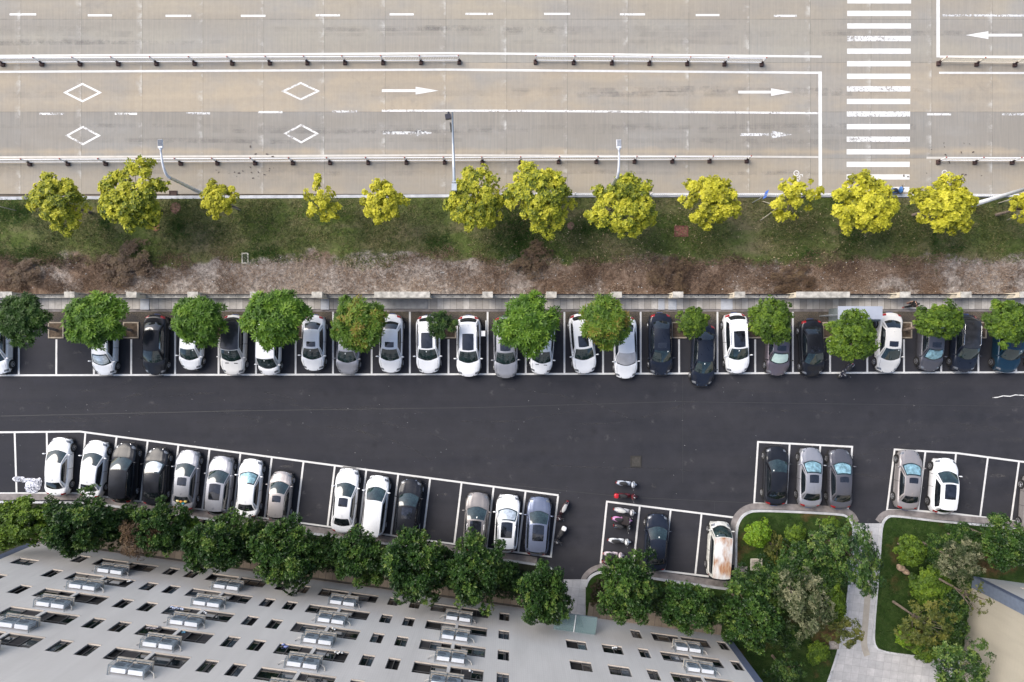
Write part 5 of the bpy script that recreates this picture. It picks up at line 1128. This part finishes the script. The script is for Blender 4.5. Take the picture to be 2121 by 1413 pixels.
cover('manhole_cover', 'brownish round cover below the wide middle tree', 'manhole cover', 1182, 468, 8, 8, (.26, .15, .10))
cover('drain_grate', 'dark rectangular storm drain at the kerb under the left lamp', 'drain grate', 359, 401.5, 7, 5, (.06, .035, .03), .002, False)
cover('brick_cover', 'red brick patch in the verge', 'brick patch', 1411, 479, 13, 10, (.24, .085, .07), .10, False)
cover('inspection_cover', 'pale stone-rimmed inspection hole in the verge', 'inspection cover', 508, 535, 6, 10, (.05, .06, .04), .10, False, (.40, .38, .33))
cover('inspection_cover', 'square brown cover in the parking lot above the mopeds', 'manhole cover', 1317, 956, 10, 10.5, (.045, .042, .038), .003, False)
cover('utility_cover', 'two-tone stone utility cover in the left garden', 'utility cover', 1566, 1169, 11, 11, (.33, .29, .26), .10, False, (.5, .47, .40))
cover('stone_slab', 'square stone slab beside the garden path', 'stone slab', 1727, 1336, 9, 7, (.36, .32, .29), .10, False)
t = thing('rock', 'pale pinkish rock lying on the right lawn', 'rock', G(1870, 1180, .1), R(-35))
rk = MB(); rk.blob((-.28, .02, .12), (.38, .26, .26), 16, 12); rk.blob((.25, -.02, .12), (.34, .24, .24), 16, 12)
rk.V = [tuple(Vector(v)*(1+.22*mnoise.noise(Vector(v)*3.1))) for v in rk.V]; rk.build('stone', simple('rock_stone', (.42, .30, .21), .9, var=.35, scale=4), t, smooth=True)
MB().box((G(1536, 1182).x, G(0, 1182).y, .10), (.75, .8, .22), R(-4)).build('curb_box', M['gutter'])['kind'] = 'structure'

# ------------------------------------------------------------------ the long building
P0 = G(85, 1122.5); P1 = G(1492.6, 1314.2); U = (P1-P0).normalized(); LB = (P1-P0).length; ANG = math.atan2(U.y, U.x)
FL = 3.21; HB = 27.6
def m_wall(name, c):
    t = NT(name); ob = t.n('ShaderNodeTexCoord').outputs['Object']; x, y, z = t.xyz(ob)
    fx = t.math('FRACT', t.math('DIVIDE', x, .145)); fz = t.math('FRACT', t.math('DIVIDE', z, .30))
    j = t.math('MAXIMUM', t.math('LESS_THAN', fx, .10), t.math('LESS_THAN', fz, .05))
    base = t.ramp(t.noise(.5, ob, 6, .6, stretch=(1, 1, .35)), [(.3, tuple(v*.88 for v in c)), (.7, tuple(min(1, v*1.05) for v in c))])
    st = t.noise(1.6, ob, 6, .7, stretch=(2.2, 1, .12)); base = t.mix(t.math('MULTIPLY', t.ramp(st, [(.5, 0), (.8, 1)]), .3), base, tuple(v*.62 for v in c))
    base = t.mix(t.math('MULTIPLY', j, .30), base, tuple(v*.6 for v in c))
    return t.fin(base, .65, spec=.35)
WALL = m_wall('wall_tile', (0.56, 0.555, 0.56)); BAND = simple('blue_grey_band', (0.085, 0.11, 0.18), .7); SILL = simple('sill_stone', (.52, .46, .40), .8); FRM = simple('window_frame', (.075, .075, .08), .45)
bt = thing('apartment_building', 'long pale tiled apartment building with rows of windows and air conditioner ledges', 'building', P0, ANG)
# local frame: x along the facade, -y into the building, z up
rects = []       # (u0,u1,z0,z1,kind)
pairs = [5.92, 14.50, 23.08, 31.64]; pr2 = 48.68
for f in range(5):
    z0, z1 = 1.67+FL*f, 3.05+FL*f
    for p in pairs:
        rects += [(p, p+2.09, z0, z1, 'w'), (p+2.30, p+4.41, z0, z1, 'w')]
    rects += [(pr2, pr2+2.12, z0-.12, z1-.12, 'w'), (pr2+2.30, pr2+4.38, z0-.12, z1-.12, 'w')]
    for s in (4.25, 11.22, 12.85, 19.79, 21.42, 28.36, 30.0, 36.88): rects.append((s, s+.78, z0, z1, 's'))
    rects += [(47.06, 47.83, z0-.12, z1-.12, 's'), (53.82, 54.52, z0-.15, z1-.15, 's')]
for f in range(5):
    rects += [(41.77, 43.25, 4.95+FL*f, 6.24+FL*f, 's2'), (44.40, 45.87, 4.88+FL*f, 6.18+FL*f, 's2'), (1.0, 2.44, 3.68+FL*f, 4.80+FL*f, 's2')]
def vis(u, z):
    w_ = P0+U*u; k = H/(H-z)*26; x, y = 1058+w_.x*k, 712-w_.y*k
    return -110 < x < 2230 and y < 1500
rects = [r_ for r_ in rects if vis((r_[0]+r_[1])/2, r_[2])]
ub = sorted(set([0, LB]+[round(r_[0], 3) for r_ in rects]+[round(r_[1], 3) for r_ in rects])); zb_ = sorted(set([-.05, HB]+[round(r_[2], 3) for r_ in rects]+[round(r_[3], 3) for r_ in rects]))
wm = MB(); RV = .11
for i in range(len(ub)-1):
    run = None
    for k in range(len(zb_)-1):
        uc, zc_ = (ub[i]+ub[i+1])/2, (zb_[k]+zb_[k+1])/2
        hole = any(r_[0]-1e-3 < uc < r_[1]+1e-3 and r_[2]-1e-3 < zc_ < r_[3]+1e-3 for r_ in rects)
        if not hole:
            if run is None: run = zb_[k]
        if (hole or k == len(zb_)-2) and run is not None:
            ztop = zb_[k] if hole else zb_[k+1]; wm.quad((ub[i+1], 0, run), (ub[i], 0, run), (ub[i], 0, ztop), (ub[i+1], 0, ztop)); run = None
for u0, u1, z0, z1, kd in rects:
    wm.quad((u0, 0, z0), (u0, 0, z1), (u0, -RV, z1), (u0, -RV, z0)); wm.quad((u1, 0, z1), (u1, 0, z0), (u1, -RV, z0), (u1, -RV, z1)); wm.quad((u0, 0, z1), (u1, 0, z1), (u1, -RV, z1), (u0, -RV, z1))
DP = 16
for a, b_ in (((-.62, 0), (-.62, -DP)), ((LB+.62, -DP), (LB+.62, 0)), ((-.62, -DP), (LB+.62, -DP))):
    wm.quad((a[0], a[1], -.05), (b_[0], b_[1], -.05), (b_[0], b_[1], HB), (a[0], a[1], HB))
wm.build('wall', WALL, bt)
for lo, hi in ((-.62, 0), (LB, LB+.62)):
    MB().box(((lo+hi)/2, -.10, HB/2), (.62, .22, HB)).build('corner_strip', BAND, bt)
MB().box((LB/2, -DP/2, HB+.1), (LB+1.3, DP+.1, .2)).build('roof', M['gutter'], bt)
GLW = m_glass('window_glass', (.006, .010, .013), .7); GLB = m_glass('pale_window_glass', (.05, .065, .085), .5); CURT = simple('curtain', (.028, .027, .032), .9); DARKR = simple('dark_room', (.012, .011, .012), .9)
ri = random.Random(4)
for u0, u1, z0, z1, kd in rects:
    m = MB(); th = .055; yf = -RV+.03; zc_ = (z0+z1)/2; uc = (u0+u1)/2
    m.box((uc, yf, z0+th/2), (u1-u0, .06, th)); m.box((uc, yf, z1-th/2), (u1-u0, .06, th)); m.box((u0+th/2, yf, zc_), (th, .056, z1-z0-2*th)); m.box((u1-th/2, yf, zc_), (th, .056, z1-z0-2*th))
    nsp = 1 if kd != 'w' else ri.choice([1, 2]); cuts = [ri.uniform(.42, .58)] if nsp == 1 else [ri.uniform(.22, .35), ri.uniform(.58, .74)]
    if kd == 's' and ri.random() < .3: cuts.append(cuts[0]+.12)
    for c in cuts: m.box((lerp(u0, u1, c), yf+.004, zc_), (.05, .05, z1-z0-2*th))
    if kd == 'w': m.box((uc, yf+.002, z1-.36), (u1-u0-2*th, .046, .04))
    wo = m.build('window', FRM, bt)
    # panes: one may stand open onto the dark room
    ed = [0]+cuts+[1]
    for a, b_ in zip(ed, ed[1:]):
        mat = ri.choice([GLW, GLW, GLW, GLB, DARKR, DARKR, CURT]) if kd == 'w' else ri.choice([GLW, GLW, GLB, DARKR])
        x0, x1 = lerp(u0, u1, a), lerp(u0, u1, b_); dy = -RV+.01 if mat is not DARKR else -RV-.10
        MB().quad((x1, dy, z0), (x0, dy, z0), (x0, dy, z1), (x1, dy, z1)).build('pane', mat, wo)
        if mat is DARKR: 
            q_ = MB(); q_.quad((x0, -RV, z0), (x0, dy, z0), (x0, dy, z1), (x0, -RV, z1)); q_.quad((x1, -RV, z1), (x1, dy, z1), (x1, dy, z0), (x1, -RV, z0)); q_.quad((x0, -RV, z0), (x1, -RV, z0), (x1, dy, z0), (x0, dy, z0)); q_.build('jamb', DARKR, wo)
    MB().box((uc, -RV/2+.012, z0-.02), (u1-u0-.004, RV+.03, .05)).build('sill', SILL, wo)
# ledges with air conditioners
ALU = simple('ledge_edge', (.40, .37, .33), .8, var=.25, scale=4); RAILM = simple('grey_blue_steel', (.15, .19, .23), .4, .3); ACW = simple('ac_casing', (.60, .63, .68), .5, var=.06); ACG = simple('ac_grille', (.10, .13, .17), .45, .2, var=.3, scale=8); ACF = simple('ac_front', (.24, .30, .37), .5, .1, var=.3); PIPE = simple('pipe_lagging', (.55, .53, .50), .8)
ordn = ['first', 'second', 'third', 'fourth', 'fifth', 'sixth']
acs = []
LG = {}
for ci, p in enumerate(pairs+[pr2]):
    for f in range(5):
        zl = 3.62+FL*f-(.12 if p == pr2 else 0); u0 = p+1.20; u1 = u0+2.02
        if not vis((u0+u1)/2, zl): continue
        d = .56
        lg = MB().box(((u0+u1)/2, d/2, zl+.06), (u1-u0, d, .12)).build('ledge', ALU, bt)
        m = MB(); zt = zl+.98
        for u_ in (u0+.02, u1-.02):
            m.box((u_, d/2, zt), (.035, d, .04)); m.box((u_, d/2, zl+.22), (.03, d, .03))
            for k in range(5): m.box((u_, .04+k*(d-.06)/4, zl+.52), (.022, .022, .74))
        for zz in (zl+.22, zt): m.box(((u0+u1)/2, d-.02, zz), (u1-u0-.04, .03, .035))
        for k in range(0, 9): m.box((u0+.02+k*(u1-u0-.04)/8, d-.02, zl+.50), (.016, .016, .76))
        m.box(((u0+u1)/2, d-.01, zl+.52), (.05, .03, .80)); m.build('ledge_railing', RAILM, lg)
        for q, s in enumerate((-1, 1)):
            uc = (u0+u1)/2+s*.475; a_ = thing('air_conditioner', '%s air conditioner on the ledge above %s floor, %s window pair from left' % ('left' if q == 0 else 'right', ordn[f], ordn[ci]), 'air conditioner', (0, 0, 0), 0, 'air conditioners on the building ledges')
            w0 = P0+U*uc; nv = Vector((-U.y, U.x, 0)); a_.location = w0+nv*.27+Vector((0, 0, zl+.12)); a_.rotation_euler = (0, 0, ANG)
            MB().box((0, -.02, .42), (.80, .24, .74)).build('casing', ACW, a_); MB().box((0, 0, .03), (.6, .26, .06)).build('feet', PLAST, a_)
            MB().box((0, .106, .42), (.78, .012, .70)).build('front_panel', ACF, a_); g = MB().disc((-.12, .116, .42), .27, 20, .012, 'y').build('fan_grille', ACG, a_); fm = MB()
            for k in range(3): fm.box((0, .124, .20+.20*k), (.74, .014, .03))
            fm.build('louvre', ACG, a_)
            if ri.random() < .75:
                sx = s if ri.random() < .7 else -s; rr_ = ri.uniform(.3, .75)
                MB().tube([(.36*s, -.1, .15), (.5*s, -.06, .25), ((.55+rr_*.4)*s, -.12, .42), ((.62+rr_*.5)*s, -.26, .62)], .032, 6).build('pipe', PIPE, a_, smooth=True)
# canopy
cp = MB().box((42.55, .66, 3.40), (3.15, 1.32, .035)); tg = NT('canopy_glass'); tg.fin((.20, .30, .31), .12, spec=.8, alpha=.55)
cg = cp.build('canopy', tg.m, bt); MB().box((42.50, .66, 3.45), (.06, 1.3, .06)).build('canopy_rib', WHT, cg); MB().box((42.55, 1.31, 3.39), (3.15, .03, .06)).build('canopy_edge', RAILM, cg)
# entrance door behind the canopy
dr = MB().box((42.5, .01, 1.15), (1.7, .06, 2.3)).build('door', GLD, bt); MB().box((42.5, .045, 1.15), (.05, .02, 2.2)).build('door_frame', RAILM, dr)
# pipes along the foot and clothes at windows
GLN = 'laundry and shoes on window sills'
LN = [(7.0, 10.95+.33, (.7, .7, .75), 'pale laundry above the left pair of windows'), ]
def laundry(label, u, z, c, n=3, name='laundry', cat='laundry'):
    w0 = P0+U*u+Vector((-U.y, U.x, 0))*(-.06); t = thing(name, label, cat, (w0.x, w0.y, z), ANG, None); rl = random.Random(int(u*100+z)); m = MB()
    for k in range(n): m.blob((k*.13-n*.06, rl.uniform(-.05, .1), .10+rl.uniform(0, .1)), (.075, .05, .13), 8, 6, rot=Matrix.Rotation(rl.uniform(-.6, .6), 3, 'Y'))
    m.build('cloth', simple('cloth', c, .9, var=.3, scale=12), t, smooth=True)
FLz = lambda f: 1.67+FL*f
laundry('bundle of blue and white laundry in a window of the second pair', 15.05, FLz(2), (.45, .50, .65), 7)
laundry('dark and white laundry in the second pair of windows, fourth floor', 15.1, FLz(3), (.30, .28, .30), 6)
laundry('blue towel in the right window of the second pair, fourth floor', 17.05, FLz(3), (.10, .25, .38), 2)
laundry('white socks in the right window of the second pair, third floor', 17.0, FLz(2), (.75, .75, .78), 2)
laundry('blue and lilac laundry in the third pair of windows', 23.5, FLz(3), (.25, .30, .60), 3)
laundry('white shoes at the right window of the third pair, third floor', 25.75, FLz(2), (.8, .8, .8), 2)
laundry('row of white shoes at the right window of the third pair, fourth floor', 26.9, FLz(3), (.75, .74, .72), 4)
laundry('white slippers at the right window of the first pair', 10.0, FLz(1), (.8, .8, .8), 2)
laundry('white shirt in the right window of the fourth pair, fourth floor', 35.3, FLz(3), (.82, .82, .85), 2)
laundry('white cloth in the stair window right of the canopy', 45.4, 4.9, (.75, .78, .85), 3)
# paving along the foot of the wall
NV = Vector((-U.y, U.x, 0))
def fp(u, v, z=0): p = P0+U*u+NV*v; return (p.x, p.y)
struct(MB().poly([fp(-.8, 0), fp(41.2, 0), fp(41.2, 1.15), fp(-.8, 1.15)], .0, .13).build('foot_paving', M['apron'])); struct(MB().poly([fp(43.9, 0), fp(54.6, 0), fp(54.6, 1.15), fp(43.9, 1.15)], .0, .13).build('foot_paving', M['apron']))
struct(MB().ribbon([fp(-.8, .10), fp(41.2, .10)], .16, .134).build('foot_gully', simple('gully', (.05, .045, .04), .9)))

# ------------------------------------------------------------------ cream building at the lower right
b0 = G(2014, 1193); A2 = math.atan(.136)*-1; b2 = thing('cream_building', 'cream rendered building with a blue-grey corner band at the lower right', 'building', b0, A2)
W2, D2, H2 = 30, 34, 24
CRM2 = m_wall('cream_tile', (.43, .395, .325)); WH2 = m_wall('pale_tile', (.55, .55, .54))
MB().quad((0, -.9, 0), (0, -D2, 0), (0, -D2, H2), (0, -.9, H2)).quad((W2, -D2, 0), (W2, 0, 0), (W2, 0, H2), (W2, -D2, H2)).quad((0, -D2, 0), (W2, -D2, 0), (W2, -D2, H2), (0, -D2, H2)).build('side_wall', CRM2, b2)
fw = MB()
for (x0, x1, z0, z1) in ((.45, 2.6, 0, H2), (4.1, W2, 0, H2), (2.6, 4.1, 0, 1.7), (2.6, 4.1, 3.1, 4.9), (2.6, 4.1, 6.3, 8.1), (2.6, 4.1, 9.5, H2)): fw.quad((x1, 0, z0), (x0, 0, z0), (x0, 0, z1), (x1, 0, z1))
fw.build('front_wall', WH2, b2)
for z0 in (1.7, 4.9, 8.1):
    w_ = MB().box((3.35, -.17, z0+.7), (1.5, .05, 1.4)).build('window', FRM, b2); MB().box((3.35, -.14, z0+.7), (1.38, .02, 1.28)).build('pane', GLW, w_); MB().box((3.35, -.07, z0-.02), (1.5, .2, .05)).build('sill', SILL, w_)
m = MB(); m.box((-.01, -.43, H2/2), (.06, .92, H2)); m.build('corner_strip', simple('slate_band', (.13, .16, .22), .7), b2); MB().box((.21, .0, H2/2), (.50, .05, H2)).build('corner_strip', BAND, b2)
MB().box((W2/2, -D2/2, H2+.1), (W2, D2, .2)).build('roof', M['gutter'], b2)
